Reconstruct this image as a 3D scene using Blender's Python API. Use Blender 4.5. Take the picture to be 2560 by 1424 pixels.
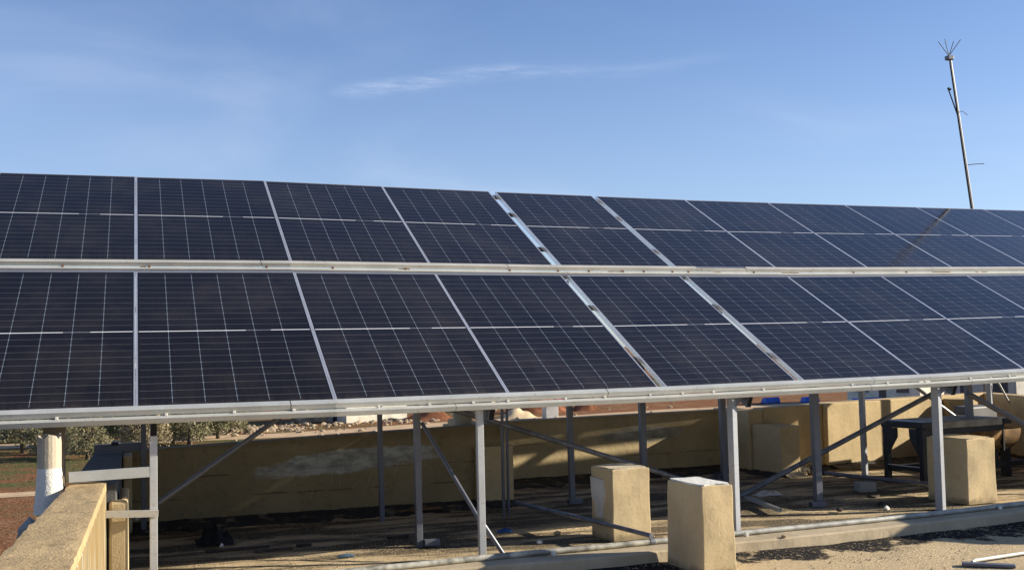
import bpy, bmesh, math, random
from mathutils import Vector, Matrix, noise
random.seed(7)
R = math.radians
sc = bpy.context.scene
col = sc.collection
for o in list(bpy.data.objects):
    bpy.data.objects.remove(o)

# ------------------------------------------------------------------ camera
cam_d = bpy.data.cameras.new("camera")
cam = bpy.data.objects.new("camera", cam_d)
col.objects.link(cam)
cam_d.sensor_width = 36.0
cam_d.lens = 39.8516
cam_d.clip_start = 0.05
cam_d.clip_end = 3000
ax_r = Vector((0.949148, -0.314240, -0.019276))
ax_d = Vector((-0.001790, 0.055840, -0.998438))
ax_f = Vector((0.314826, 0.947700, 0.052438))
m = Matrix(((ax_r.x, -ax_d.x, -ax_f.x), (ax_r.y, -ax_d.y, -ax_f.y), (ax_r.z, -ax_d.z, -ax_f.z)))
cam.matrix_world = Matrix.Translation((-0.00984, -7.95032, 1.57875)) @ m.to_4x4()
sc.camera = cam

# ------------------------------------------------------------------ sun, sky, exposure
SUN_AZ, SUN_EL = R(76.9), R(20.6)      # azimuth measured from -Y towards +X
sdir = Vector((math.cos(SUN_EL) * math.sin(SUN_AZ), -math.cos(SUN_EL) * math.cos(SUN_AZ), math.sin(SUN_EL)))
sun_d = bpy.data.lights.new("sun", 'SUN')
sun_d.energy = 5.0
sun_d.angle = R(0.55)
sun_d.color = (1.0, 0.90, 0.74)
sun = bpy.data.objects.new("sun", sun_d)
col.objects.link(sun)
sun.rotation_euler = (-sdir).to_track_quat('-Z', 'Y').to_euler()
sun.location = (10, -10, 12)
sc.view_settings.view_transform = 'Standard'
sc.view_settings.look = 'None'
sc.view_settings.gamma = 1.0
sc.view_settings.use_curve_mapping = False
sc.view_settings.exposure = 0.95
world = bpy.data.worlds.new("World")
sc.world = world
world.use_nodes = True


class NT:
    """small node-tree helper"""
    def __init__(s, tree):
        s.t = tree
        s.n = tree.nodes
        s.l = tree.links

    def node(s, typ, **kw):
        nd = s.n.new(typ)
        for k, v in kw.items():
            setattr(nd, k, v)
        return nd

    def put(s, sock, v):
        if isinstance(v, bpy.types.NodeSocket):
            s.l.new(v, sock)
        elif v is not None:
            sock.default_value = v

    def m(s, op, a, b=None, c=None, clamp=False):
        nd = s.node('ShaderNodeMath', operation=op, use_clamp=clamp)
        s.put(nd.inputs[0], a)
        if b is not None:
            s.put(nd.inputs[1], b)
        if c is not None:
            s.put(nd.inputs[2], c)
        return nd.outputs[0]

    def mix(s, f, a, b, blend='MIX'):
        nd = s.node('ShaderNodeMix', data_type='RGBA', blend_type=blend)
        s.put(nd.inputs[0], f)
        s.put(nd.inputs[6], a if isinstance(a, bpy.types.NodeSocket) else (*a[:3], 1))
        s.put(nd.inputs[7], b if isinstance(b, bpy.types.NodeSocket) else (*b[:3], 1))
        return nd.outputs[2]

    def noise(s, vec, scale, detail=4.0, rough=0.55, dist=0.0, out=0):
        nd = s.node('ShaderNodeTexNoise')
        s.put(nd.inputs['Vector'], vec)
        nd.inputs['Scale'].default_value = scale
        nd.inputs['Detail'].default_value = detail
        nd.inputs['Roughness'].default_value = rough
        nd.inputs['Distortion'].default_value = dist
        return nd.outputs[out]

    def ramp(s, f, lo, hi):
        nd = s.node('ShaderNodeMapRange', interpolation_type='SMOOTHSTEP')
        s.put(nd.inputs[0], f)
        nd.inputs[1].default_value = lo
        nd.inputs[2].default_value = hi
        return nd.outputs[0]

    def mapping(s, vec, scale=(1, 1, 1), rot=(0, 0, 0)):
        nd = s.node('ShaderNodeMapping')
        s.put(nd.inputs[0], vec)
        nd.inputs['Scale'].default_value = scale
        nd.inputs['Rotation'].default_value = rot
        return nd.outputs[0]

    def bump(s, h, strength, dist):
        nd = s.node('ShaderNodeBump')
        s.put(nd.inputs['Height'], h)
        nd.inputs['Strength'].default_value = strength
        nd.inputs['Distance'].default_value = dist
        return nd.outputs[0]


# world shader: Nishita sky with a thin veil of cirrus
w = NT(world.node_tree)
for nd in list(w.n):
    w.n.remove(nd)
sky = w.node('ShaderNodeTexSky', sky_type='NISHITA')
sky.sun_disc = False
sky.sun_elevation = SUN_EL
sky.sun_rotation = math.atan2(sdir.x, sdir.y)
sky.altitude = 600
sky.air_density = 1.0
sky.dust_density = 0.4
sky.ozone_density = 1.4
tc = w.node('ShaderNodeTexCoord')
gen = tc.outputs['Generated']
sep = w.node('ShaderNodeSeparateXYZ')
w.l.new(gen, sep.inputs[0])
veil = w.noise(w.mapping(gen, (1.6, 1.6, 5.0), (0, R(8), 0)), 1.6, 6, 0.5, 0.6)
veil = w.ramp(veil, 0.42, 0.85)
low = w.ramp(sep.outputs['Z'], 0.42, 0.02)
veil = w.m('MULTIPLY', veil, w.m('MULTIPLY_ADD', low, 0.40, 0.12))
veil = w.m('ADD', veil, w.m('MULTIPLY', w.ramp(sep.outputs['Z'], 0.36, 0.06), 0.20))
# one brighter streak of cirrus: gaussian around a great circle
def dot(vec, v):
    nd = w.node('ShaderNodeVectorMath', operation='DOT_PRODUCT')
    w.put(nd.inputs[0], vec)
    nd.inputs[1].default_value = v
    return nd.outputs['Value']
def pxdir(px, py):
    return (ax_r * ((px - 1280) / 2833.9) + ax_d * ((py - 712) / 2833.9) + ax_f).normalized()
wob = w.noise(gen, 9.0, 3, 0.5)
d1, d2 = pxdir(880, 222), pxdir(1600, 165)
nrm = d1.cross(d2).normalized()
dist_ = w.m('ADD', dot(gen, nrm), w.m('MULTIPLY_ADD', wob, 0.022, -0.011))
g = w.m('POWER', 2.718, w.m('MULTIPLY', w.m('MULTIPLY', dist_, dist_), -34000.0))
fine = w.noise(w.mapping(gen, (3, 3, 22), (0, R(-6), 0)), 6.0, 8, 0.68)
tng = nrm.cross(d1).normalized()
al = dot(gen, tng)
half = abs(d2.dot(tng))
sgn = 1 if d2.dot(tng) > 0 else -1
al = w.m('MULTIPLY', al, float(sgn))
along = w.m('MULTIPLY', w.ramp(al, -0.03, 0.02), w.ramp(al, half * 1.5, half * 0.15))
streak = w.m('MULTIPLY', w.m('MULTIPLY', g, along), w.m('MULTIPLY', w.ramp(fine, 0.30, 0.75), 0.75))
fac = w.m('ADD', veil, w.m('MULTIPLY', streak, 0.62), clamp=True)
skyt = w.mix(1.0, sky.outputs[0], (0.69, 0.79, 1.02), 'MULTIPLY')
skyc = w.mix(fac, skyt, (4.6, 5.2, 6.6))
bg = w.node('ShaderNodeBackground')
w.l.new(skyc, bg.inputs[0])
bg.inputs[1].default_value = 0.081
out = w.node('ShaderNodeOutputWorld')
w.l.new(bg.outputs[0], out.inputs[0])

# ------------------------------------------------------------------ materials
def new_mat(name):
    mt = bpy.data.materials.new(name)
    mt.use_nodes = True
    t = NT(mt.node_tree)
    b = mt.node_tree.nodes['Principled BSDF']
    return mt, t, b


def obj_co(t):
    return t.node('ShaderNodeTexCoord').outputs['Object']


def geo_pos(t):
    return t.node('ShaderNodeNewGeometry').outputs['Position']


def simple(name, colr, rough=0.7, metal=0.0, var=0.25, scale=6.0, bump=0.0, spec=0.5, bscale=40):
    mt, t, b = new_mat(name)
    co = geo_pos(t)
    n = t.noise(co, scale, 5, 0.6)
    lo = tuple(c * (1 - var) for c in colr)
    hi = tuple(min(1, c * (1 + var)) for c in colr)
    b.inputs['Base Color'].default_value = (*colr, 1)
    t.l.new(t.mix(t.ramp(n, 0.3, 0.7), lo, hi), b.inputs['Base Color'])
    b.inputs['Roughness'].default_value = rough
    b.inputs['Metallic'].default_value = metal
    b.inputs['Specular IOR Level'].default_value = spec
    if bump:
        t.l.new(t.bump(t.noise(co, bscale, 4, 0.7), bump, 0.01), b.inputs['Normal'])
    return mt


def metal_paint(name, colr, rust=0.0, rough=0.42, streak=True):
    mt, t, b = new_mat(name)
    co = geo_pos(t)
    n1 = t.noise(co, 2.5, 5, 0.65)
    n2 = t.noise(t.mapping(co, (6, 6, 90) if streak else (6, 6, 6)), 1.0, 4, 0.6)
    c = t.mix(t.ramp(n1, 0.3, 0.75), tuple(x * 0.80 for x in colr), colr)
    c = t.mix(t.m('MULTIPLY', t.ramp(n2, 0.5, 0.8), 0.45), c, tuple(x * 0.55 for x in colr))
    n4 = t.noise(co, 38.0, 3, 0.7)
    c = t.mix(t.m('MULTIPLY', t.ramp(n4, 0.60, 0.72), 0.5), c, (0.17, 0.12, 0.08))
    if rust:
        n3 = t.noise(co, 9.0, 6, 0.7)
        c = t.mix(t.m('MULTIPLY', t.ramp(n3, 0.60, 0.74), rust), c, (0.16, 0.065, 0.022))
    t.l.new(c, b.inputs['Base Color'])
    b.inputs['Roughness'].default_value = rough
    b.inputs['Metallic'].default_value = 0.25
    t.l.new(t.bump(n1, 0.06, 0.004), b.inputs['Normal'])
    return mt


M = {}
M['galv'] = metal_paint('galvanised_rail', (0.52, 0.53, 0.50), 0.12)
M['galv_rust'] = metal_paint('galvanised_rail_rusty', (0.58, 0.56, 0.49), 0.55)
M['post'] = metal_paint('shade_darkened_steel', (0.15, 0.16, 0.19), 0.25)  # colour darkened for posts standing in the panels' shade
M['brace'] = metal_paint('shade_darkened_tube', (0.13, 0.14, 0.17), 0.25)  # rear posts and tubes: shade under the panels put into the colour
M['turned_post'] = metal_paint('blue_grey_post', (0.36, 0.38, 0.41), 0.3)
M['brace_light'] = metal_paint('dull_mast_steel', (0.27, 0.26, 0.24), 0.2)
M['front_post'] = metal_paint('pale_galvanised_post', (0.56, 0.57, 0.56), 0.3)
M['black_metal'] = simple('black_painted_steel', (0.013, 0.014, 0.018), 0.45, 0.3, 0.4, 8)
M['rust'] = simple('rusty_weld', (0.16, 0.06, 0.02), 0.9, 0.0, 0.5, 30)
M['alu'] = simple('anodised_frame', (0.62, 0.63, 0.65), 0.32, 0.65, 0.06, 3)
M['white_plastic'] = simple('white_plastic', (0.62, 0.60, 0.54), 0.5, 0, 0.15, 20)
M['pvc'] = simple('weathered_grey_pipe', (0.30, 0.30, 0.27), 0.5, 0, 0.28, 12)
M['pvc_dirty'] = simple('white_pipe_with_tar', (0.30, 0.29, 0.24), 0.5, 0, 0.6, 9)
M['dark_pipe'] = simple('dark_conduit', (0.13, 0.14, 0.16), 0.5, 0.2, 0.35, 9)


def plaster(name, colr, dirt=0.35, streak=0.0, bump=0.5, tarline=False, course=False, pits=0.0):
    mt, t, b = new_mat(name)
    co = geo_pos(t)
    n1 = t.noise(co, 1.7, 6, 0.62)
    n2 = t.noise(co, 14.0, 5, 0.65)
    n3 = t.noise(co, 90.0, 3, 0.7)
    c = t.mix(t.ramp(n1, 0.28, 0.72), tuple(x * 0.80 for x in colr), tuple(min(1, x * 1.08) for x in colr))
    c = t.mix(t.m('MULTIPLY', t.ramp(n2, 0.50, 0.78), dirt), c, tuple(x * 0.55 for x in colr))
    c = t.mix(t.m('MULTIPLY', t.ramp(n3, 0.45, 0.8), 0.25), c, tuple(x * 0.62 for x in colr))
    blot = t.noise(co, 4.5, 7, 0.72)
    c = t.mix(t.m('MULTIPLY', t.ramp(blot, 0.56, 0.70), dirt * 0.9), c, tuple(x * 0.42 for x in colr))
    if pits:
        vo = t.node('ShaderNodeTexVoronoi')
        t.l.new(co, vo.inputs['Vector'])
        vo.inputs['Scale'].default_value = 38.0
        pm = t.m('MULTIPLY', t.ramp(vo.outputs['Distance'], 0.17, 0.09), t.ramp(n1, 0.45, 0.62))
        c = t.mix(t.m('MULTIPLY', pm, pits), c, tuple(x * 0.4 for x in colr))
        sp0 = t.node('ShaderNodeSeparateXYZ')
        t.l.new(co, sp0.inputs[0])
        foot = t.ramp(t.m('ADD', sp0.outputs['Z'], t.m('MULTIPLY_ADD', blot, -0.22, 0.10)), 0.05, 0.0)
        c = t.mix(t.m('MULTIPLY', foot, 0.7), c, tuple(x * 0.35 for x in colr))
    if course:
        sp1 = t.node('ShaderNodeSeparateXYZ')
        t.l.new(co, sp1.inputs[0])
        zz1 = t.m('ADD', sp1.outputs['Z'], t.m('MULTIPLY_ADD', t.noise(co, 3.0, 5, 0.7), 0.05, -0.025))
        l1 = t.m('MULTIPLY', t.ramp(t.m('ABSOLUTE', t.m('SUBTRACT', zz1, 0.235)), 0.012, 0.002), t.ramp(t.noise(co, 2.0, 4, 0.6), 0.46, 0.60))
        l2 = t.m('MULTIPLY', t.ramp(t.m('ABSOLUTE', t.m('SUBTRACT', zz1, 0.43)), 0.010, 0.002), t.ramp(t.noise(co, 2.7, 4, 0.6), 0.50, 0.62))
        c = t.mix(t.m('MULTIPLY', t.m('MAXIMUM', l1, l2), 0.75), c, tuple(x * 0.25 for x in colr))
        topd = t.ramp(t.m('ADD', sp1.outputs['Z'], t.m('MULTIPLY', blot, 0.12)), 0.70, 0.78)
        c = t.mix(t.m('MULTIPLY', topd, 0.45), c, tuple(x * 0.5 for x in colr))
    if streak:
        v = t.noise(t.mapping(co, (9, 9, 0.55)), 2.2, 4, 0.6)
        c = t.mix(t.m('MULTIPLY', t.ramp(v, 0.52, 0.62), streak), c, (0.34, 0.34, 0.28))
        v2 = t.noise(t.mapping(co, (7, 7, 0.4)), 1.7, 4, 0.6)
        c = t.mix(t.m('MULTIPLY', t.ramp(v2, 0.55, 0.7), streak * 0.8), c, (0.17, 0.14, 0.085))
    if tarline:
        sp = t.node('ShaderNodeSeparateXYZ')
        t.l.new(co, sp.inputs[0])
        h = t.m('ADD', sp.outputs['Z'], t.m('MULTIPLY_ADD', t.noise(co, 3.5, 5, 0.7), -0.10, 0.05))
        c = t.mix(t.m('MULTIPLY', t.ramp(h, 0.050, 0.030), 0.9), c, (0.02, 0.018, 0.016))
    t.l.new(c, b.inputs['Base Color'])
    b.inputs['Roughness'].default_value = 0.93
    b.inputs['Specular IOR Level'].default_value = 0.15
    h = t.m('ADD', t.m('MULTIPLY', n2, 1.0), t.m('MULTIPLY', n3, 0.5))
    t.l.new(t.bump(h, bump, 0.012), b.inputs['Normal'])
    return mt


TAN = (0.53, 0.415, 0.24)
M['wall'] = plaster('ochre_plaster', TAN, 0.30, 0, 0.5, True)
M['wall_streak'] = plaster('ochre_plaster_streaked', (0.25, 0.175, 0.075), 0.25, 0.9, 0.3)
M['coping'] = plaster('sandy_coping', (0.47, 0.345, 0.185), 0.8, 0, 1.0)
M['wall_dark'] = plaster('dark_ochre_plaster', (0.30, 0.235, 0.13), 0.6, 0, 0.6, True, True)  # darker base tone than the other ochre walls
def add_smear(mt, cx, cz, hx, hz, tilt_, colr, amt):
    """trowelled grey cement repair with ragged outline, mixed over the plaster colour"""
    t = NT(mt.node_tree)
    b = mt.node_tree.nodes['Principled BSDF']
    old = b.inputs['Base Color'].links[0].from_socket
    co = geo_pos(t)
    sp = t.node('ShaderNodeSeparateXYZ')
    t.l.new(co, sp.inputs[0])
    dx = t.m('DIVIDE', t.m('SUBTRACT', sp.outputs['X'], cx), hx)
    zc = t.m('MULTIPLY_ADD', t.m('SUBTRACT', sp.outputs['X'], cx), tilt_, cz)
    dz = t.m('DIVIDE', t.m('SUBTRACT', sp.outputs['Z'], zc), hz)
    q = t.m('ADD', t.m('MULTIPLY', dx, dx), t.m('MULTIPLY', dz, dz))
    nz = t.noise(t.mapping(co, (1.5, 1, 4)), 2.2, 7, 0.68)
    mk = t.ramp(t.m('ADD', t.m('SUBTRACT', 1.0, q), t.m('MULTIPLY_ADD', nz, 2.4, -1.25)), 0.05, 0.5)
    tone = t.noise(t.mapping(co, (2, 1, 5)), 3.0, 6, 0.7)
    cc = t.mix(t.ramp(tone, 0.35, 0.65), tuple(x * 0.6 for x in colr), tuple(x * 1.25 for x in colr))
    t.l.new(t.mix(t.m('MULTIPLY', mk, amt), old, cc), b.inputs['Base Color'])


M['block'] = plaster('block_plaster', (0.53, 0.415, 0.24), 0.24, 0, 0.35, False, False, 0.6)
M['cement'] = plaster('grey_cement', (0.30, 0.30, 0.27), 0.35, 0, 0.5)
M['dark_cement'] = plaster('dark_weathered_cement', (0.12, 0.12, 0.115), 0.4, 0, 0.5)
M['cement_light'] = plaster('light_cement', (0.55, 0.54, 0.49), 0.30, 0, 0.6)
M['white_cement'] = plaster('white_cement', (0.72, 0.70, 0.62), 0.20, 0, 1.0)
M['concrete_pipe'] = plaster('pale_concrete', (0.46, 0.40, 0.30), 0.25, 0, 0.4)
M['shade_concrete'] = plaster('shade_concrete', (0.20, 0.165, 0.12), 0.4, 0, 0.5)  # square column: shade from the panels put into its colour
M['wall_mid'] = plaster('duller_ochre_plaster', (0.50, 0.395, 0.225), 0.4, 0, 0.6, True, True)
add_smear(M['wall_dark'], 1.95, 0.50, 0.95, 0.13, 0.055, (0.40, 0.40, 0.35), 0.9)
add_smear(M['wall_mid'], 5.75, 0.47, 0.65, 0.11, 0.0, (0.36, 0.36, 0.32), 0.7)
M['cap_tan'] = plaster('pale_tan_cap', (0.52, 0.45, 0.33), 0.3, 0, 0.5)
M['curb'] = plaster('curb_plaster', (0.45, 0.37, 0.25), 0.35, 0, 0.5)
M['house_white'] = plaster('house_limewash', (0.66, 0.62, 0.50), 0.2, 0, 0.3)
M['house_grey'] = plaster('house_block', (0.42, 0.40, 0.35), 0.3, 0, 0.3)
M['window'] = simple('window_glass', (0.03, 0.04, 0.06), 0.15, 0, 0.2, 1)
M['tar'] = None


def roof_material(name, front=False):
    """sand over bitumen: pale grit drifted over black tar patches"""
    mt, t, b = new_mat(name)
    co = geo_pos(t)
    sp = t.node('ShaderNodeSeparateXYZ')
    t.l.new(co, sp.inputs[0])
    X, Y = sp.outputs['X'], sp.outputs['Y']
    grit = t.noise(co, 75.0, 4, 0.75)
    grit2 = t.noise(co, 24.0, 4, 0.7)
    big = t.noise(t.mapping(co, (0.45, 1.9, 1)), 1.5, 7, 0.66, 0.5)
    sand = t.mix(t.ramp(grit, 0.3, 0.7), (0.40, 0.30, 0.17), (0.74, 0.59, 0.37))
    sand = t.mix(t.m('MULTIPLY', t.ramp(grit2, 0.55, 0.75), 0.55), sand, (0.13, 0.10, 0.07))
    tar = t.mix(t.ramp(grit, 0.45, 0.75), (0.010, 0.010, 0.011), (0.10, 0.09, 0.075))
    # band of exposed tar in front of the kerb
    edge = t.m('MULTIPLY_ADD', X, 0.075, -1.02)
    wobble = t.m('MULTIPLY_ADD', t.noise(co, 1.9, 6, 0.7), 1.3, -0.65)
    d = t.m('SUBTRACT', t.m('ADD', Y, wobble), edge)
    band = t.ramp(d, -0.06, 0.04)
    isfront = t.ramp(t.m('SUBTRACT', Y, t.m('MULTIPLY_ADD', X, 0.075, -0.50)), 0.08, 0.02)
    breakup = t.ramp(t.noise(co, 2.6, 5, 0.7), 0.33, 0.45)
    speck = t.ramp(grit2, 0.68, 0.58)
    fr = t.m('MULTIPLY', t.m('MULTIPLY', band, isfront), t.m('MULTIPLY', breakup, speck))
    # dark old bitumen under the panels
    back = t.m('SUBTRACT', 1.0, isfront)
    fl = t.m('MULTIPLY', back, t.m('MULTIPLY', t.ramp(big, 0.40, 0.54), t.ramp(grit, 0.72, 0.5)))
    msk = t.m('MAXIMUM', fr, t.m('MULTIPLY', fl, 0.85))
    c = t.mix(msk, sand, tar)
    t.l.new(c, b.inputs['Base Color'])
    b.inputs['Roughness'].default_value = 0.95
    b.inputs['Specular IOR Level'].default_value = 0.1
    h = t.m('ADD', grit, t.m('MULTIPLY', grit2, 1.2))
    t.l.new(t.bump(h, 1.0, 0.02), b.inputs['Normal'])
    return mt


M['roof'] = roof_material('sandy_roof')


def tar_mat():
    mt, t, b = new_mat('bitumen_seal')
    co = geo_pos(t)
    g1 = t.noise(co, 55.0, 4, 0.75)
    g2 = t.noise(co, 5.0, 5, 0.7)
    c = t.mix(t.ramp(g1, 0.5, 0.72), (0.012, 0.012, 0.013), (0.17, 0.145, 0.11))
    c = t.mix(t.m('MULTIPLY', t.ramp(g2, 0.52, 0.66), 0.8), c, (0.26, 0.20, 0.13))
    t.l.new(c, b.inputs['Base Color'])
    b.inputs['Roughness'].default_value = 0.8
    t.l.new(t.bump(g1, 1.0, 0.03), b.inputs['Normal'])
    return mt


M['tar'] = tar_mat()


def land_mat():
    mt, t, b = new_mat('red_soil')
    co = geo_pos(t)
    big = t.noise(t.mapping(co, (0.5, 1.2, 1)), 0.09, 6, 0.6)
    med = t.noise(co, 0.6, 6, 0.7)
    fin = t.noise(co, 5.0, 4, 0.75)
    soil = t.mix(t.ramp(fin, 0.3, 0.75), (0.12, 0.048, 0.022), (0.33, 0.165, 0.085))
    soil = t.mix(t.m('MULTIPLY', t.ramp(med, 0.45, 0.75), 0.6), soil, (0.34, 0.235, 0.145))
    grass = t.mix(t.ramp(fin, 0.3, 0.7), (0.05, 0.065, 0.022), (0.15, 0.14, 0.06))
    gm = t.m('MULTIPLY', t.ramp(big, 0.48, 0.60), t.ramp(med, 0.35, 0.55))
    sp = t.node('ShaderNodeSeparateXYZ')
    t.l.new(co, sp.inputs[0])
    grove = t.ramp(sp.outputs['X'], 16.0, 5.0)
    grove = t.m('MULTIPLY', grove, t.ramp(sp.outputs['Y'], 42.5, 45.0))
    gm = t.m('MAXIMUM', t.m('MULTIPLY', gm, 0.6), t.m('MULTIPLY', grove, t.ramp(med, 0.36, 0.58)))
    c = t.mix(gm, soil, grass)
    t.l.new(c, b.inputs['Base Color'])
    b.inputs['Roughness'].default_value = 1.0
    b.inputs['Specular IOR Level'].default_value = 0.05
    t.l.new(t.bump(t.m('ADD', fin, med), 0.8, 0.25), b.inputs['Normal'])
    return mt


M['land'] = land_mat()
M['road'] = simple('packed_earth', (0.48, 0.35, 0.22), 1.0, 0, 0.18, 0.8, 0.4, 0.05)
M['stone'] = simple('limestone', (0.34, 0.265, 0.18), 0.95, 0, 0.35, 1.3, 0.5, 0.1, 12)
M['red_mound'] = simple('dug_red_earth', (0.20, 0.085, 0.045), 1.0, 0, 0.45, 1.2, 0.8, 0.05, 6)
M['sand_mound'] = simple('pale_sand', (0.55, 0.43, 0.27), 1.0, 0, 0.15, 2, 0.4, 0.05, 8)
M['bark'] = simple('olive_bark', (0.11, 0.085, 0.06), 0.95, 0, 0.4, 6, 0.6, 0.1, 15)


def leaf(name, a, b_):
    mt, t, b = new_mat(name)
    co = geo_pos(t)
    n = t.noise(co, 1.1, 4, 0.6)
    n2 = t.noise(co, 9.0, 2, 0.6)
    c = t.mix(t.ramp(n, 0.35, 0.65), a, b_)
    c = t.mix(t.m('MULTIPLY', t.ramp(n2, 0.4, 0.7), 0.4), c, tuple(x * 1.5 for x in b_))
    t.l.new(c, b.inputs['Base Color'])
    b.inputs['Roughness'].default_value = 0.7
    b.inputs['Specular IOR Level'].default_value = 0.25
    b.inputs['Transmission Weight'].default_value = 0.0
    return mt


M['olive'] = leaf('olive_leaves', (0.14, 0.135, 0.07), (0.235, 0.215, 0.125))
M['olive_dark'] = leaf('dark_olive_leaves', (0.075, 0.09, 0.042), (0.15, 0.155, 0.08))
M['dry'] = leaf('dry_twigs', (0.24, 0.20, 0.11), (0.34, 0.28, 0.17))


def panel_mat():
    """monocrystalline half-cut cells: grid, ribbons and finger lines in panel-local metres"""
    mt, t, b = new_mat('solar_cells')
    co = t.node('ShaderNodeTexCoord').outputs['UV']
    sp = t.node('ShaderNodeSeparateXYZ')
    t.l.new(co, sp.inputs[0])
    x, y = sp.outputs['X'], sp.outputs['Y']
    W, H = 1.303, 2.384
    PX = 0.2105
    x0 = (W - 6 * PX) / 2
    PY = 0.1055
    ymid = H / 2
    u = t.m('SUBTRACT', x, x0)
    # mirrored about the middle bar
    v = t.m('SUBTRACT', t.m('ABSOLUTE', t.m('SUBTRACT', y, ymid)), 0.008)

    def line(c, pitch, width):
        f = t.m('FRACT', t.m('ADD', t.m('DIVIDE', c, pitch), 0.5))
        dd = t.m('MULTIPLY', t.m('ABSOLUTE', t.m('SUBTRACT', f, 0.5)), pitch)
        return t.ramp(dd, width * 0.5 + 0.0006, width * 0.5 - 0.0006)

    inx = t.m('MULTIPLY', t.m('GREATER_THAN', u, 0.004), t.m('LESS_THAN', u, 6 * PX - 0.004))
    iny = t.m('LESS_THAN', v, 11 * PY - 0.004)
    inside = t.m('MULTIPLY', inx, iny)
    innx = t.m('MULTIPLY', t.m('GREATER_THAN', u, 0.05), t.m('LESS_THAN', u, 6 * PX - 0.05))
    vl = t.m('MULTIPLY', t.m('MULTIPLY', line(u, PX, 0.0042), innx), t.m('LESS_THAN', v, 11 * PY - 0.03))
    hl = t.m('MULTIPLY', t.m('MULTIPLY', line(v, PY, 0.0040), inside), t.m('GREATER_THAN', v, 0.02))
    # little diamonds where cell corners meet
    fx = t.m('SUBTRACT', t.m('FRACT', t.m('ADD', t.m('DIVIDE', u, PX), 0.5)), 0.5)
    fy = t.m('SUBTRACT', t.m('FRACT', t.m('ADD', t.m('DIVIDE', v, PY), 0.5)), 0.5)
    dia = t.m('ADD', t.m('MULTIPLY', t.m('ABSOLUTE', fx), PX), t.m('MULTIPLY', t.m('ABSOLUTE', fy), PY))
    dia = t.m('MULTIPLY', t.m('LESS_THAN', dia, 0.0065), t.m('MULTIPLY', innx, inside))
    midb = t.m('MULTIPLY', t.m('LESS_THAN', v, -0.0022), t.m('MULTIPLY', t.m('GREATER_THAN', u, 0.0), t.m('LESS_THAN', u, 6 * PX)))
    # parts of the middle bar are duller ribbon
    seg = t.m('LESS_THAN', t.m('ABSOLUTE', t.m('SUBTRACT', t.m('FRACT', t.m('DIVIDE', u, 6 * PX)), 0.69)), 0.075)
    fing = line(u, 0.0131, 0.0016)
    ribbon = t.m('MULTIPLY', fing, inside)
    # per-cell tone
    cx = t.m('FLOOR', t.m('DIVIDE', u, PX))
    cy = t.m('FLOOR', t.m('DIVIDE', y, PY))
    wn = t.node('ShaderNodeTexWhiteNoise', noise_dimensions='3D')
    cmb = t.node('ShaderNodeCombineXYZ')
    t.l.new(cx, cmb.inputs[0])
    t.l.new(cy, cmb.inputs[1])
    rnd = t.node('ShaderNodeObjectInfo').outputs['Random']
    t.l.new(rnd, cmb.inputs[2])
    t.l.new(cmb.outputs[0], wn.inputs['Vector'])
    base = t.mix(wn.outputs['Value'], (0.0040, 0.0034, 0.0036), (0.0072, 0.0058, 0.0058))
    base = t.mix(t.m('MULTIPLY', rnd, 0.35), base, (0.014, 0.012, 0.014))
    dust = t.noise(geo_pos(t), 1.4, 6, 0.65)
    base = t.mix(t.m('MULTIPLY', t.ramp(dust, 0.40, 0.75), 0.030), base, (0.45, 0.38, 0.30))
    edge_d = t.m('ADD', t.ramp(y, 0.10, 0.012), t.m('MULTIPLY', t.ramp(y, 0.9, 0.0), 0.25))
    runs = t.noise(t.mapping(geo_pos(t), (14, 1.2, 1.2)), 1.0, 5, 0.7)
    base = t.mix(t.m('MULTIPLY', t.m('MULTIPLY', edge_d, t.ramp(runs, 0.3, 0.7)), 0.055), base, (0.45, 0.37, 0.28))
    c = t.mix(t.m('MULTIPLY', ribbon, 0.06), base, (0.16, 0.17, 0.20))
    c = t.mix(t.m('MULTIPLY', hl, 0.38), c, (0.24, 0.23, 0.23))
    c = t.mix(t.m('MULTIPLY', vl, 0.42), c, (0.27, 0.33, 0.40))
    c = t.mix(t.m('MULTIPLY', dia, 0.4), c, (0.42, 0.50, 0.58))
    c = t.mix(midb, c, t.mix(seg, (0.66, 0.67, 0.69), (0.16, 0.16, 0.18)))
    t.l.new(c, b.inputs['Base Color'])
    b.inputs['Roughness'].default_value = 0.35
    t.put(b.inputs['Roughness'], t.m('MULTIPLY_ADD', t.ramp(dust, 0.3, 0.8), 0.10, 0.055))
    b.inputs['IOR'].default_value = 1.38
    b.inputs['Specular IOR Level'].default_value = 0.35
    b.inputs['Specular Tint'].default_value = (1.0, 0.83, 0.66, 1)
    return mt


M['cells'] = panel_mat()
M['backsheet'] = simple('white_backsheet', (0.55, 0.55, 0.55), 0.6, 0, 0.05, 3)

# ------------------------------------------------------------------ object helpers
ORG = {}


def tag(o, label=None, cat=None, group=None, kind=None):
    if label: o['label'] = label
    if cat: o['category'] = cat
    if group: o['group'] = group
    if kind: o['kind'] = kind
    return o


def thing(name, label, cat, loc, group=None):
    o = bpy.data.objects.new(name, None)
    o.empty_display_size = 0.1
    col.objects.link(o)
    o.location = loc
    ORG[o.name] = Vector(loc)
    return tag(o, label, cat, group)


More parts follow.
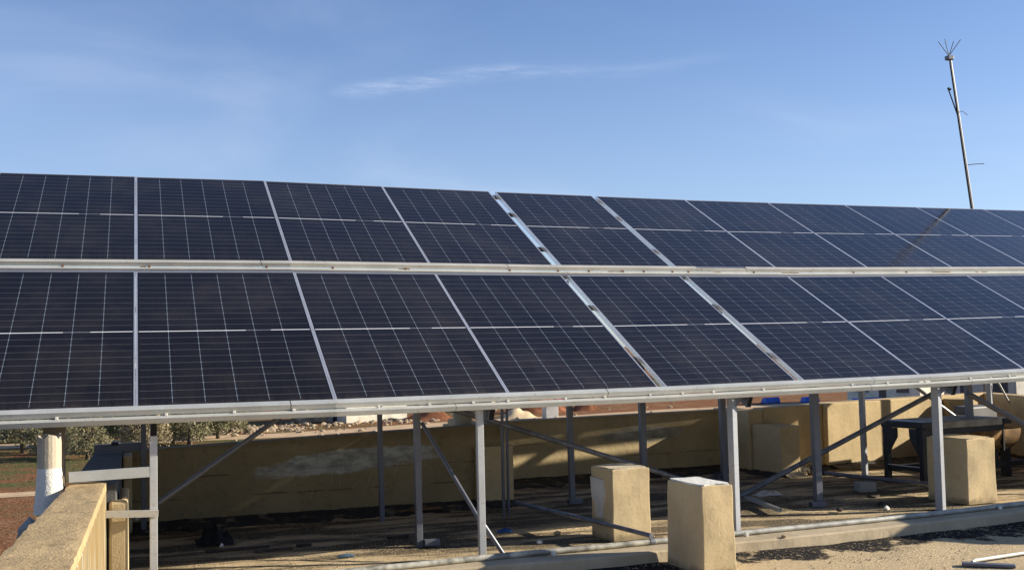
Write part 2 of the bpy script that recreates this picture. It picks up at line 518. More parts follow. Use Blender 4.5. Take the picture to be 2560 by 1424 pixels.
class MB:
    def __init__(s):
        s.v, s.f, s.sm = [], [], []

    def add(s, vs, fs, smooth=False):
        k = len(s.v)
        s.v += [Vector(p) for p in vs]
        s.f += [[i + k for i in f] for f in fs]
        s.sm += [smooth] * len(fs)
        return s

    def hexa(s, b, t):
        """bottom quad, top quad (ccw from above)"""
        return s.add(list(b) + list(t), [(3, 2, 1, 0), (4, 5, 6, 7), (0, 1, 5, 4), (1, 2, 6, 5), (2, 3, 7, 6), (3, 0, 4, 7)])

    def box(s, x0, x1, y0, y1, z0, z1):
        return s.hexa([(x0, y0, z0), (x1, y0, z0), (x1, y1, z0), (x0, y1, z0)], [(x0, y0, z1), (x1, y0, z1), (x1, y1, z1), (x0, y1, z1)])

    def prism(s, pts, z0, z1):
        n = len(pts)
        zt = z1 if isinstance(z1, (list, tuple)) else [z1] * n
        b = [(p[0], p[1], z0) for p in pts]
        t_ = [(p[0], p[1], zt[i]) for i, p in enumerate(pts)]
        fs = [tuple(range(n - 1, -1, -1)), tuple(range(n, 2 * n))] + [(i, (i + 1) % n, n + (i + 1) % n, n + i) for i in range(n)]
        return s.add(b + t_, fs)

    def bar(s, p, q, w, h, up=(0, 0, 1), hollow=0.0):
        """rectangular bar from p to q; w across, h along up"""
        p, q = Vector(p), Vector(q)
        d = (q - p).normalized()
        a = d.cross(Vector(up))
        if a.length < 1e-4:
            a = d.cross(Vector((0, 1, 0)))
        a.normalize()
        u = a.cross(d).normalized()

        def ring(c, ww, hh):
            return [c - a * ww / 2 - u * hh / 2, c + a * ww / 2 - u * hh / 2, c + a * ww / 2 + u * hh / 2, c - a * ww / 2 + u * hh / 2]
        if not hollow:
            return s.hexa(ring(p, w, h), ring(q, w, h)) if False else s.add(ring(p, w, h) + ring(q, w, h), [(0, 1, 2, 3), (7, 6, 5, 4), (0, 4, 5, 1), (1, 5, 6, 2), (2, 6, 7, 3), (3, 7, 4, 0)])
        o1, o2 = ring(p, w, h), ring(q, w, h)
        i1, i2 = ring(p, w - 2 * hollow, h - 2 * hollow), ring(q, w - 2 * hollow, h - 2 * hollow)
        fs = []
        for i in range(4):
            j = (i + 1) % 4
            fs += [(i, 4 + i, 4 + j, j), (8 + j, 12 + j, 12 + i, 8 + i), (i, j, 8 + j, 8 + i), (4 + j, 4 + i, 12 + i, 12 + j)]
        return s.add(o1 + o2 + i1 + i2, fs)

    def tube(s, path, r, seg=10, caps=True):
        path = [Vector(p) for p in path]
        rs = r if isinstance(r, (list, tuple)) else [r] * len(path)
        rings = []
        for i, p in enumerate(path):
            d = (path[min(i + 1, len(path) - 1)] - path[max(i - 1, 0)]).normalized()
            a = d.cross(Vector((0, 0, 1)))
            if a.length < 1e-3:
                a = Vector((1, 0, 0))
            a.normalize()
            u = a.cross(d)
            rings.append([p + (a * math.cos(6.28318 * k / seg) + u * math.sin(6.28318 * k / seg)) * rs[i] for k in range(seg)])
        vs = [q for rg in rings for q in rg]
        fs = []
        for i in range(len(path) - 1):
            for k in range(seg):
                k2 = (k + 1) % seg
                fs.append((i * seg + k, (i + 1) * seg + k, (i + 1) * seg + k2, i * seg + k2))
        s.add(vs, fs, True)
        if caps:
            n = len(vs)
            s.add(rings[0], [tuple(range(seg))])
            s.add(rings[-1], [tuple(range(seg - 1, -1, -1))])
        return s

    def build(s, name, mat, parent=None, bevel=0.0, loc=None):
        me = bpy.data.meshes.new(name)
        if parent is not None:
            pr = parent
            while pr.parent is not None:
                pr = pr.parent
            off = ORG.get(pr.name, Vector((0, 0, 0)))
        else:
            if loc is None:
                n = len(s.v)
                loc = Vector((sum(v.x for v in s.v) / n, sum(v.y for v in s.v) / n, min(v.z for v in s.v)))
            off = Vector(loc)
        me.from_pydata([tuple(v - off) for v in s.v], [], s.f)
        me.polygons.foreach_set('use_smooth', s.sm)
        me.update()
        bm = bmesh.new()
        bm.from_mesh(me)
        bmesh.ops.recalc_face_normals(bm, faces=bm.faces)
        bm.to_mesh(me)
        bm.free()
        me.materials.append(M[mat] if isinstance(mat, str) else mat)
        o = bpy.data.objects.new(name, me)
        col.objects.link(o)
        if parent is not None:
            o.parent = parent
        else:
            o.location = off
            ORG[o.name] = off
        if bevel:
            md = o.modifiers.new('bevel', 'BEVEL')
            md.width = bevel
            md.segments = 2
            md.limit_method = 'ANGLE'
        return o


def copy_tree(o, parent=None):
    c = o.copy()
    col.objects.link(c)
    if parent is not None:
        c.parent = parent
    for ch in o.children:
        copy_tree(ch, c)
    return c


# ------------------------------------------------------------------ array geometry (metres; roof level z = 0)
A1, B1, A2, B2, T1, A3, TILT = 0.0138, 0.0065, -0.0009, 0.0101, -0.0010, 0.1118, 0.4540
ZR = 1.21
VU = 2.6352          # start of the upper row up the slope
PW, PH = 1.303, 2.384


def rp(X, v=0.0, n=0.0):
    a, b2 = max(0, X - 4), max(0, X - 7)
    T = TILT + T1 * X
    return Vector((X, A1 * a + A2 * b2 + A3 * max(0, X - 1.31) + v * math.cos(T) - n * math.sin(T),
                   ZR + B1 * a + B2 * b2 + v * math.sin(T) + n * math.cos(T)))


def seams(G, o, nmin, nmax):
    Ls, Rs = {0: o - G[0]}, {0: o}
    for i in range(1, nmax + 1):
        Ls[i] = Rs[i - 1] + PW
        Rs[i] = Ls[i] + (G[i] if i < len(G) else 0.02)
    Rs[-1] = Ls[0] - PW
    return Ls, Rs


GL = [.0259, .0264, .0149, .0727, .0776, .0204, .0204, .0204, .02, .02]
GU = [.0244, .0264, .0224, .0859, .0599, .0157, .0176, .0194, .021, .0209, .02]
LowL, LowR = seams(GL, 0.0, -1, 9)
UpL, UpR = seams(GU, 0.0024, -1, 11)
LowL[9] = LowR[9] = 11.72      # added unseen slim module, its width chosen for the shadow edge

# ------------------------------------------------------------------ land, roads, hills
def grid(name, x0, x1, y0, y1, nx, ny, fz, mat, kind='structure'):
    vs = []
    for j in range(ny + 1):
        for i in range(nx + 1):
            x, y = x0 + (x1 - x0) * i / nx, y0 + (y1 - y0) * j / ny
            vs.append((x, y, fz(x, y)))
    fs = [(j * (nx + 1) + i, j * (nx + 1) + i + 1, (j + 1) * (nx + 1) + i + 1, (j + 1) * (nx + 1) + i) for j in range(ny) for i in range(nx)]
    b = MB()
    b.add(vs, fs, True)
    o = b.build(name, mat, loc=(0, 0, 0))
    tag(o, kind=kind)
    return o


GZ = -4.0
grid('ground', -700, 900, -300, 1300, 4, 4, lambda x, y: GZ - 0.004, 'land')


def strip(name, pts, wdt, z, mat):
    b = MB()
    n = len(pts)
    L, Rr = [], []
    for i, p in enumerate(pts):
        a = Vector(pts[max(i - 1, 0)]); c = Vector(pts[min(i + 1, n - 1)])
        d = (c - a).normalized()
        nn = Vector((-d.y, d.x))
        ww = wdt * (1 + 0.12 * math.sin(i * 2.3))
        L.append((p[0] + nn.x * ww / 2, p[1] + nn.y * ww / 2, z))
        Rr.append((p[0] - nn.x * ww / 2, p[1] - nn.y * ww / 2, z))
    b.add(L + Rr, [(i, i + 1, n + i + 1, n + i) for i in range(n - 1)])
    o = b.build(name, mat, loc=(0, 0, 0))
    return tag(o, kind='structure')


strip('dirt_road', [(-60, 71), (-20, 68.5), (0, 67.0), (5.3, 67.2), (8.8, 67.0), (14.4, 68.8), (20.6, 70.8), (27, 72.5), (34, 73.4), (42, 75.4), (49, 76.2), (70, 79), (120, 84)], 3.6, GZ + 0.004, 'road')
strip('footpath', [(-60, 40.5), (-25, 41.3), (-12, 41.3), (-5, 41.5), (0, 41.4), (10, 43), (20, 47), (30, 56), (38, 70)], 1.5, GZ + 0.008, 'road')


# ------------------------------------------------------------------ trees
def olive(seed, rad, hgt, leafmat, dens=1500, ls=0.13):
    rnd = random.Random(seed)
    t0 = thing('olive_tree', 'x', 'tree', (0, 0, 0))
    b = MB()
    lean = rnd.uniform(-0.25, 0.25)
    top = Vector((lean, rnd.uniform(-0.2, 0.2), hgt * 0.36))
    b.tube([(0, 0, -0.1), (lean * 0.3, 0, hgt * 0.15), (lean * 0.7, 0.03, hgt * 0.30), top], [0.17, 0.13, 0.10, 0.08], 8)
    limbs = []
    for k in range(6):
        a = k * 1.05 + rnd.uniform(-0.3, 0.3)
        e = top + Vector((math.cos(a) * rad * 0.6, math.sin(a) * rad * 0.6, hgt * rnd.uniform(0.12, 0.38)))
        mid = (top + e) / 2 + Vector((0, 0, 0.12))
        b.tube([top - Vector((0, 0, 0.15)), mid, e], [0.07, 0.045, 0.02], 6)
        limbs.append(e)
    b.build('trunk', 'bark', t0)
    c = MB()
    cl = []
    for k in range(26):
        a = rnd.uniform(0, 6.283)
        rr = rad * math.sqrt(rnd.uniform(0.03, 1.0)) * 0.80
        z = hgt * rnd.uniform(0.17, 0.88)
        prof = math.sin(min(1, max(0, (z / hgt + 0.02) / 0.95)) * math.pi) ** 0.5
        cl.append((Vector((lean + math.cos(a) * rr * prof, math.sin(a) * rr * prof, z)), rad * rnd.uniform(0.20, 0.36)))
    for k in range(dens):
        ctr, cr = cl[rnd.randrange(len(cl))]
        d = Vector((rnd.gauss(0, 1), rnd.gauss(0, 1), rnd.gauss(0, 0.8))).normalized() * cr * rnd.uniform(0.35, 1.15)
        p = ctr + d
        ax = Vector((rnd.gauss(0, 1), rnd.gauss(0, 1), rnd.gauss(0, 1) + 0.5)).normalized()
        sd = ax.cross(Vector((rnd.gauss(0, 1), rnd.gauss(0, 1), rnd.gauss(0, 1)))).normalized()
        l_, w_ = ls * rnd.uniform(0.7, 1.6), ls * rnd.uniform(0.18, 0.42)
        c.add([p - ax * l_, p + sd * w_, p + ax * l_, p - sd * w_], [(0, 1, 2, 3)])
    c.build('crown', leafmat, t0)
    return t0


protos = [olive(11, 1.7, 3.5, 'olive', 5200, 0.085), olive(23, 1.9, 3.9, 'olive_dark', 6000, 0.085), olive(37, 1.6, 3.1, 'olive', 4600, 0.085), olive(53, 1.5, 2.9, 'dry', 4600, 0.075)]
spots = [  # x, y, proto, scale, label
    (-6.1, 62.0, 0, 1.15, 'pale grey-green olive tree at the far left edge, left of the broken column'),
    (-4.35, 57.5, 2, 1.05, 'olive tree with leaning trunk just left of the broken concrete column'),
    (-5.6, 70.0, 1, 1.05, 'darker olive tree behind the one at the far left edge'),
    (-2.45, 56.0, 0, 0.80, 'small olive tree right behind the broken column, over pale stones'),
    (-2.2, 66.0, 1, 1.05, 'dark olive tree right of the square column'),
    (-0.7, 64.5, 1, 1.05, 'dark olive tree with visible trunk above the steel angle bar'),
    (0.5, 59.5, 3, 1.15, 'dry beige bush-like tree in front of the dark olives'),
    (-0.9, 74.0, 0, 1.05, 'olive tree in the second line behind the dry beige tree'),
    (2.1, 64.0, 0, 1.05, 'light olive tree directly left of the first steel post'),
    (2.3, 76.0, 2, 1.10, 'olive tree behind the first steel post'),
    (3.0, 62.5, 2, 1.05, 'pale olive tree directly right of the first steel post'),
    (3.9, 66.0, 1, 1.02, 'dark compact olive tree right of the first steel post, trunk showing'),
    (4.9, 66.5, 0, 1.0, 'grey-green olive tree right of the dark compact one'),
    (6.0, 70.5, 2, 0.98, 'last olive tree at the right end of the grove, by the stone heap'),
    (-8.2, 74.0, 2, 1.1, 'olive tree behind at the far left edge near the red shed'),
    (-4.6, 84.0, 0, 1.05, 'distant olive tree seen left of the broken column'),
    (4.6, 79.0, 3, 1.1, 'distant dry olive tree above the right end of the grove'),
    (0.6, 84.0, 1, 1.05, 'distant dark olive tree in the middle of the grove'),
]
used = set()
for i, (x, y, k, s_, lab) in enumerate(spots):
    if k in used:
        o = copy_tree(protos[k])
    else:
        o = protos[k]
        used.add(k)
    o.location = (x, y, GZ)
    o.rotation_euler = (0, 0, i * 1.37)
    o.scale = (s_, s_, s_)
    tag(o, lab, 'tree', 'olive trees beyond the roof')
far = [(33, 100), (37, 97), (40.5, 103), (44, 99), (47.5, 104), (51, 100), (54.5, 105), (58, 97), (29, 104), (25, 101), (62, 108), (49, 93.5)]
desc = ['behind the red board', 'right of the red board', 'above the furrowed soil', 'above the scattered rubble', 'over the pale rubble line', 'beside the rubble line',
        'left of the front post with the white edge', 'behind the blue tarpaulins', 'behind the red earth mound', 'behind the sand heap', 'beside the far blue-grey house', 'at the edge of the field before the blue tarpaulins']
for i, (x, y) in enumerate(far):
    o = copy_tree(protos[(3, 2, 0, 3)[i % 4]])
    o.location = (x, y, GZ)
    s_ = 0.9 + 0.25 * math.sin(i * 2.1)
    o.scale = (s_ * 1.2, s_ * 1.2, s_ * 0.85)
    o.rotation_euler = (0, 0, i * 2.2)
    tag(o, 'distant scrubby tree ' + desc[i], 'tree', 'scrubby trees beyond the field')


# ------------------------------------------------------------------ stones, mounds
def rock_mesh(b, c, r, rnd, flat=0.7):
    bm = bmesh.new()
    bmesh.ops.create_icosphere(bm, subdivisions=1, radius=1)
    k = Vector((rnd.uniform(-9, 9), rnd.uniform(-9, 9), 0))
    for v in bm.verts:
        v.co *= 1 + 0.45 * noise.noise(v.co * 1.3 + k)
    vs = [Vector((v.co.x * r * 1.15, v.co.y * r, v.co.z * r * flat)) + Vector(c) for v in bm.verts]
    fs = [tuple(l.vert.index for l in f.loops) for f in bm.faces]
    bm.free()
    b.add(vs, fs)


rnd = random.Random(5)
b = MB()
for k in range(520):
    if k % 3 == 0:
        x, y = rnd.gauss(8.3, 2.4), rnd.gauss(73.0, 2.2)
    elif k % 3 == 1:
        x, y = rnd.uniform(10, 22), rnd.gauss(76, 1.6)
    else:
        x, y = rnd.uniform(-8, 46), rnd.uniform(48, 95)
    r = rnd.choice((0.05, 0.07, 0.10, 0.14, 0.2)) * rnd.uniform(0.7, 1.2)
    rock_mesh(b, (x, y, GZ + r * 0.3), r, rnd)
tag(b.build('field_stones', 'stone', loc=(0, 0, GZ)), 'pale limestone rubble scattered over the red soil field', 'stones', kind='stuff')
bigs = [(8.05, 69.8, 0.38, 'large pointed tan boulder by the earth road'), (8.6, 70.2, 0.32, 'small boulder right of the pointed tan boulder'), (7.3, 70.6, 0.36, 'flat boulder left of the pointed tan boulder'),
        (-1.9, 57.2, 0.30, 'orange-brown stone under the small olive tree'), (-1.45, 57.5, 0.22, 'white stone under the small olive tree'), (13.0, 78.5, 0.75, 'white stone block left of the low white house'), (11.9, 79.0, 0.8, 'tan stone slab furthest left of the low white house'),
        (28.0, 84.0, 1.0, 'big pale boulder behind the sand heap')]
for x, y, r, lab in bigs:
    b = MB()
    rock_mesh(b, (x, y, GZ + r * 0.5), r, rnd, 0.95)
    tag(b.build('boulder', 'stone'), lab, 'boulder')


def mound(name, x, y, rx, ry, h, mat, lab, seed=0):
    b = MB()
    n1, n2 = 26, 10
    vs = []
    for j in range(n2 + 1):
        for i in range(n1):
            a = 6.28318 * i / n1
            t_ = j / n2
            q = Vector((math.cos(a) * t_ * 2, math.sin(a) * t_ * 2, seed))
            z = h * (0.5 + 0.5 * math.cos(math.pi * t_)) * (1 + 0.5 * noise.noise(q * 1.3)) - 0.03
            vs.append((x + math.cos(a) * rx * t_, y + math.sin(a) * ry * t_, GZ + z))
    fs = [(j * n1 + i, j * n1 + (i + 1) % n1, (j + 1) * n1 + (i + 1) % n1, (j + 1) * n1 + i) for j in range(n2) for i in range(n1)]
    b.add(vs, fs, True)
    return tag(b.build(name, mat), lab, name.replace('_', ' '))


mound('earth_mound', 21.2, 76.5, 2.3, 2.0, 1.15, 'red_mound', 'dark red mound of dug earth left of the second front post', 1)
mound('earth_mound', 31.2, 80.0, 3.4, 2.0, 1.6, 'red_mound', 'wide dark red earth mound behind the sand heap', 2)
mound('sand_heap', 27.6, 74.6, 1.9, 1.5, 0.75, 'sand_mound', 'pale heap of building sand beside the white cube', 3)
mound('earth_mound', 35.4, 80.0, 1.6, 1.4, 1.0, 'red_mound', 'small orange-red earth mound at the foot of the red board', 4)
b = MB(); b.box(28.95, 29.95, 71.8, 72.7, GZ, GZ + 1.0)
tag(b.build('water_cistern', 'cement_light', bevel=0.05), 'white cube-shaped cistern beside the sand heap', 'cistern')
b = MB(); b.hexa([(34.0, 82.9, GZ), (34.8, 82.9, GZ), (34.8, 83.1, GZ), (34.0, 83.1, GZ)], [(33.8, 82.9, GZ + 1.9), (34.7, 82.9, GZ + 2.0), (34.7, 83.1, GZ + 2.0), (33.8, 83.1, GZ + 1.9)])
tag(b.build('sign_board', simple('faded_red_paint', (0.42, 0.08, 0.07), 0.7)), 'faded red upright board standing in the field', 'board')
blue = simple('blue_tarp', (0.02, 0.09, 0.42), 0.5, 0, 0.3, 2)
for x, y, w_, lab in ((52.2, 79.5, 1.3, 'small blue tarpaulin bundle furthest left, behind the parapet'), (55.6, 78.6, 1.3, 'blue tarpaulin bundle behind the thin steel post'), (57.3, 73.6, 2.5, 'long bright blue tarpaulin roll right of the thick middle post')):
    b = MB(); b.hexa([(x, y, GZ), (x + w_, y - 0.4, GZ), (x + w_, y + .6, GZ), (x, y + 1, GZ)], [(x + .1, y + .1, GZ + 0.5), (x + w_ - .1, y - 0.3, GZ + 0.6), (x + w_ - .1, y + .5, GZ + .4), (x + .1, y + .8, GZ + .5)])
    tag(b.build('tarpaulin', blue, bevel=0.1), lab, 'tarpaulin')


# ------------------------------------------------------------------ houses
def house(name, corner, d_lit, L_lit, L_sh, h, mat, lab, wins, matsh=None):
    """corner = nearest corner; lit face runs along d_lit, shaded face runs along its normal away from the camera"""
    dx = Vector((d_lit[0], d_lit[1], 0)).normalized()
    dy = Vector((-dx.y, dx.x, 0))
    t_ = thing(name, lab, 'house', (corner[0], corner[1], GZ))
    P = Vector((corner[0], corner[1], GZ))
    def pt(a, c, z): return P + dx * a + dy * c + Vector((0, 0, z))
    b = MB(); b.hexa([pt(0, 0, 0), pt(L_lit, 0, 0), pt(L_lit, L_sh, 0), pt(0, L_sh, 0)], [pt(0, 0, h), pt(L_lit, 0, h), pt(L_lit, L_sh, h), pt(0, L_sh, h)])
    b.build('wall', mat, t_)
    r = MB(); r.hexa([pt(-.15, -.15, h + .004), pt(L_lit + .15, -.15, h + .004), pt(L_lit + .15, L_sh + .15, h + .004), pt(-.15, L_sh + .15, h + .004)], [pt(-.15, -.15, h + .25), pt(L_lit + .15, -.15, h + .25), pt(L_lit + .15, L_sh + .15, h + .25), pt(-.15, L_sh + .15, h + .25)])
    r.build('roof', 'house_grey', t_)
    for face, a, z, w_, hh in wins:
        if face == 'lit':
            q = [pt(a, -.03, z), pt(a + w_, -.03, z), pt(a + w_, .05, z), pt(a, .05, z)]
            q2 = [pt(a, -.03, z + hh), pt(a + w_, -.03, z + hh), pt(a + w_, .05, z + hh), pt(a, .05, z + hh)]
            f1 = [pt(a - .1, -.06, z - .1), pt(a + w_ + .1, -.06, z - .1), pt(a + w_ + .1, -.002, z - .1), pt(a - .1, -.002, z - .1)]
            f2 = [p + Vector((0, 0, .1)) for p in f1]
        else:
            q = [pt(-.03, a, z), pt(.05, a, z), pt(.05, a + w_, z), pt(-.03, a + w_, z)]
            q2 = [p + Vector((0, 0, hh)) for p in q]
            f1 = [pt(-.08, a - .1, z - .1), pt(-.002, a - .1, z - .1), pt(-.002, a + w_ + .1, z - .1), pt(-.08, a + w_ + .1, z - .1)]
            f2 = [p + Vector((0, 0, .1)) for p in f1]
        wb = MB(); wb.hexa(q, q2); wo = wb.build('window', 'window', t_)
        sb = MB(); sb.hexa(f1, f2); sb.build('sill', 'cement_light', wo)
    return t_


hx = house('house', (61.6, 70.9), (.94, .34), 3.6, 7.1, 3.6, 'house_white', 'blue-grey shaded house with a row of small windows behind the right parapet', [('sh', 1.0, .9, 1.2, .8), ('sh', 4.9, .9, 1.2, .8), ('sh', 3.2, 0.0, .7, 1.8)])
house('house', (47.0, 43.9), (.94, .34), 6.0, 4.4, 4.2, 'house_grey', 'grey block-built house with a dark window at the right edge', [('sh', 0.5, 2.2, 1.1, 1.3), ('sh', 2.9, 2.2, 0.5, 1.3)])
house('house', (14.8, 76.2), (.96, .27), 5.1, 5.0, 2.2, 'house_white', 'low unfinished white block house between the soil and the rail', [('sh', 1.6, 0.0, .7, 1.8)])
house('house', (-3.2, 108.0), (.96, .27), 8.0, 7.0, 4.6, 'house_white', 'cream house showing beyond the olive grove behind the columns', [('lit', 1.0, 1.2, 1.2, 1.2), ('lit', 5.0, 1.2, 1.2, 1.2)])
b = MB(); b.box(-11.5, -7.0, 96, 99, GZ, GZ + 3)
red = simple('dark_red_metal', (0.10, 0.015, 0.02), 0.7, 0, 0.4, 1)
tag(b.build('shed', red, bevel=0.08), 'dark red metal shed beyond the olive trees at the far left', 'shed')

# ------------------------------------------------------------------ roof floor
def fz(x, y):
    q = Vector((x * 0.9, y * 1.6, 0))
    z = 0.010 * noise.noise(q) + 0.006 * noise.noise(q * 4.1)
    front = y - (0.075 * x - 0.62)
    if front < 0:
        z += 0.02 * max(0, noise.noise(Vector((x * 1.4, y * 2.0, 3)))) * min(1, -front * 3)
    return z - 0.004


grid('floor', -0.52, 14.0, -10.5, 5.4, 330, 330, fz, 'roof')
bld = thing('building', 'flat-roofed building whose ochre parapets enclose the roof under the panels', 'building', (5, -1, GZ))
b = MB(); b.box(-0.42, 13.9, -10.4, 5.0, GZ, -0.06); b.build('outer_wall', 'wall', bld)


def para(pts, z, mat='wall', name='parapet', lab=None, bevel=0.012, z0=-0.05):
    b = MB(); b.prism(pts, z0, z)
    o = b.build(name, mat, bld, bevel)
    if lab: o['label'] = lab
    return o


# near left parapet: streaked plaster body and a rough sandy coping slab
def jag(p, q, n, amp, seed):
    out_ = []
    for i in range(n + 1):
        t_ = i / n
        x, y = p[0] + (q[0] - p[0]) * t_, p[1] + (q[1] - p[1]) * t_
        k = noise.noise(Vector((y * 6, seed, 0))) + 0.6 * noise.noise(Vector((y * 19, seed, 2)))
        out_.append((x + amp * k, y))
    return out_


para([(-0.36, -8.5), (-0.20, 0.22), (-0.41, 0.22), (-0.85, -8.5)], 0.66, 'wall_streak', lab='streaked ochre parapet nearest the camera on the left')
cop = jag((-0.362, -8.5), (-0.200, 0.225), 90, 0.006, 1) + jag((-0.42, 0.225), (-0.87, -8.5), 90, 0.016, 5)
b = MB()
zz = [0.715 + 0.006 * noise.noise(Vector((p[0] * 9, p[1] * 4, 0))) for p in cop]
N_ = 91
L_, R_ = cop[:N_], cop[N_:][::-1]
K = 10
vs = []
for i in range(N_):
    for k in range(K + 1):
        t_ = k / K
        x = L_[i][0] * (1 - t_) + R_[i][0] * t_
        y = L_[i][1]
        edge = 0.003 if k in (0, K) else 0
        vs.append((x, y, 0.718 - edge + 0.007 * noise.noise(Vector((x * 14, y * 8, 0))) + 0.003 * noise.noise(Vector((x * 50, y * 40, 0)))))
fs = [(i * (K + 1) + k, i * (K + 1) + k + 1, (i + 1) * (K + 1) + k + 1, (i + 1) * (K + 1) + k) for i in range(N_ - 1) for k in range(K)]
b.add(vs, fs, True)
nb = len(vs)
for side in (0, K):
    s1 = [vs[i * (K + 1) + side] for i in range(N_)]
    s2 = [(p[0], p[1], 0.660) for p in s1]
    b.add(s1 + s2, [(i, i + 1, N_ + i + 1, N_ + i) for i in range(N_ - 1)])
e1 = [vs[(N_ - 1) * (K + 1) + k] for k in range(K + 1)]
b.add(e1 + [(p[0], p[1], 0.66) for p in e1], [(k, k + 1, K + 2 + k, K + 1 + k) for k in range(K)])
b.build('coping', 'coping', bld)
# far left parapet, low buttress and corner strip
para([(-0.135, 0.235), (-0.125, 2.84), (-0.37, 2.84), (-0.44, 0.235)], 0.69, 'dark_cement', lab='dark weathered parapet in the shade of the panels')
para([(-0.185, 0.14), (-0.065, 0.13), (-0.06, 0.95), (-0.12, 0.95), (-0.12, 0.24), (-0.185, 0.24)], 0.585, 'wall', 'buttress', bevel=0.02)
para([(-0.118, 2.45), (-0.045, 2.45), (-0.045, 2.84), (-0.118, 2.84)], 0.68, 'wall', 'buttress')
# back parapet
para([(-0.37, 2.85), (3.48, 2.95), (3.48, 3.14), (-0.37, 3.06)], [0.685, 0.79, 0.79, 0.685], 'wall_dark', lab='long back parapet in shade, patched with grey cement')
para([(3.18, 2.86), (3.565, 2.87), (3.565, 2.943), (3.18, 2.935)], 0.575, name='buttress')
para([(3.28, 3.145), (3.478, 3.145), (3.44, 4.33), (3.28, 4.33)], 0.77)
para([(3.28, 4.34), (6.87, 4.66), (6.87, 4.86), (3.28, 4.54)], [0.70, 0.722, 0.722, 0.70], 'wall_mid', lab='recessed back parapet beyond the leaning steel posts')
para([(6.875, 4.62), (6.95, 4.11), (7.14, 4.11), (7.14, 4.86), (6.875, 4.86)], 0.735)
para([(6.985, 4.10), (7.06, 3.58), (7.33, 3.62), (7.35, 4.10)], 0.575, name='buttress', lab='low square buttress at the corner of the right parapet')
para([(7.145, 4.12), (7.98, 4.115), (7.98, 4.35), (7.145, 4.35)], [0.755, 0.775, 0.775, 0.755])
para([(7.985, 4.030), (10.93, 4.70), (10.93, 4.90), (7.985, 4.36)], [0.785, 0.80, 0.80, 0.785], lab='sunlit right parapet behind the black table')
para([(10.05, 4.36), (10.20, 4.22), (10.45, 4.28), (10.40, 4.57), (10.07, 4.50)], 0.76, name='buttress')
para([(10.94, 4.90), (10.60, 3.2), (10.45, 1.2), (10.65, 1.2), (10.80, 3.2), (11.14, 4.90)], 0.80, lab='shaded grey parapet at the right edge')
# long tar seal at the foot of the walls
def seal(p, q, wd, hgt, n=60, seed=0):
    b = MB()
    p, q = Vector((*p, 0)), Vector((*q, 0))
    d = (q - p).normalized()
    nn = Vector((d.y, -d.x, 0))
    vs = []
    for i in range(n + 1):
        c = p + (q - p) * i / n
        k = 1 + 0.7 * noise.noise(Vector((i * 0.21, seed, 0))) + 0.35 * noise.noise(Vector((i * 0.9, seed, 4)))
        vs += [c + Vector((0, 0, hgt * (0.7 + 0.3 * k))) - nn * 0.003, c + nn * wd * 0.35 * k + Vector((0, 0, hgt * 0.55)), c + nn * wd * k + Vector((0, 0, 0.0015)), c + nn * wd * k + Vector((0, 0, -0.03))]
    fs = [(i * 4 + k, (i + 1) * 4 + k, (i + 1) * 4 + k + 1, i * 4 + k + 1) for i in range(n) for k in range(3)]
    b.add(vs, fs, True)
    return b.build('bitumen_seal', 'tar', bld)


seal((-0.05, 2.845), (3.18, 2.93), 0.30, 0.055, 80, 1)
seal((3.19, 2.85), (3.57, 2.86), 0.14, 0.04, 12, 2)
seal((3.50, 4.35), (6.86, 4.65), 0.42, 0.05, 80, 3)
seal((6.98, 4.10), (7.055, 3.585), 0.12, 0.04, 12, 4)
seal((7.06, 3.575), (7.33, 3.615), 0.12, 0.04, 10, 8)
seal((7.36, 4.11), (7.98, 4.095), 0.20, 0.04, 20, 5)
seal((8.0, 4.05), (10.6, 4.62), 0.28, 0.05, 60, 6)
# grey cement repairs trowelled on the back parapet (thin skins)
def skin(pts, wallfn, t_, mat, name='cement_patch'):
    b = MB()
    n = len(pts)
    fr = [wallfn(x, z, -t_) for x, z in pts]
    bk = [wallfn(x, z, 0.004) for x, z in pts]
    b.add(fr + bk, [tuple(range(n))] + [(i, (i + 1) % n, n + (i + 1) % n, n + i) for i in range(n)])
    return b.build(name, mat, bld)


def backw(x, z, o): return Vector((x, 2.85 + (x + 0.37) / 3.85 * 0.10 + o, z))


def blob(pts, n=5, amp=0.012, seed=0):
    out_ = []
    for i in range(len(pts)):
        a, c = pts[i], pts[(i + 1) % len(pts)]
        for k in range(n):
            t_ = k / n
            x, z = a[0] + (c[0] - a[0]) * t_, a[1] + (c[1] - a[1]) * t_
            j = noise.noise(Vector((x * 9, z * 9, seed)))
            j2 = noise.noise(Vector((x * 9 + 5, z * 9, seed + 3)))
            out_.append((x + amp * j * 2, z + amp * j2 * 2))
    return out_


for k in range(9):   # white trowel scratches
    x = 1.55 + 0.85 * ((k * 0.618) % 1)
    z = 0.16 + 0.18 * ((k * 0.37) % 1)
    dx_ = 0.035 * math.sin(k * 1.7) + 0.02
    skin([(x, z), (x + 0.002, z), (x + dx_ + 0.002, z + 0.08 + 0.05 * math.sin(k)), (x + dx_, z + 0.08 + 0.05 * math.sin(k))], backw, 0.002, 'cement_light', 'scratch')

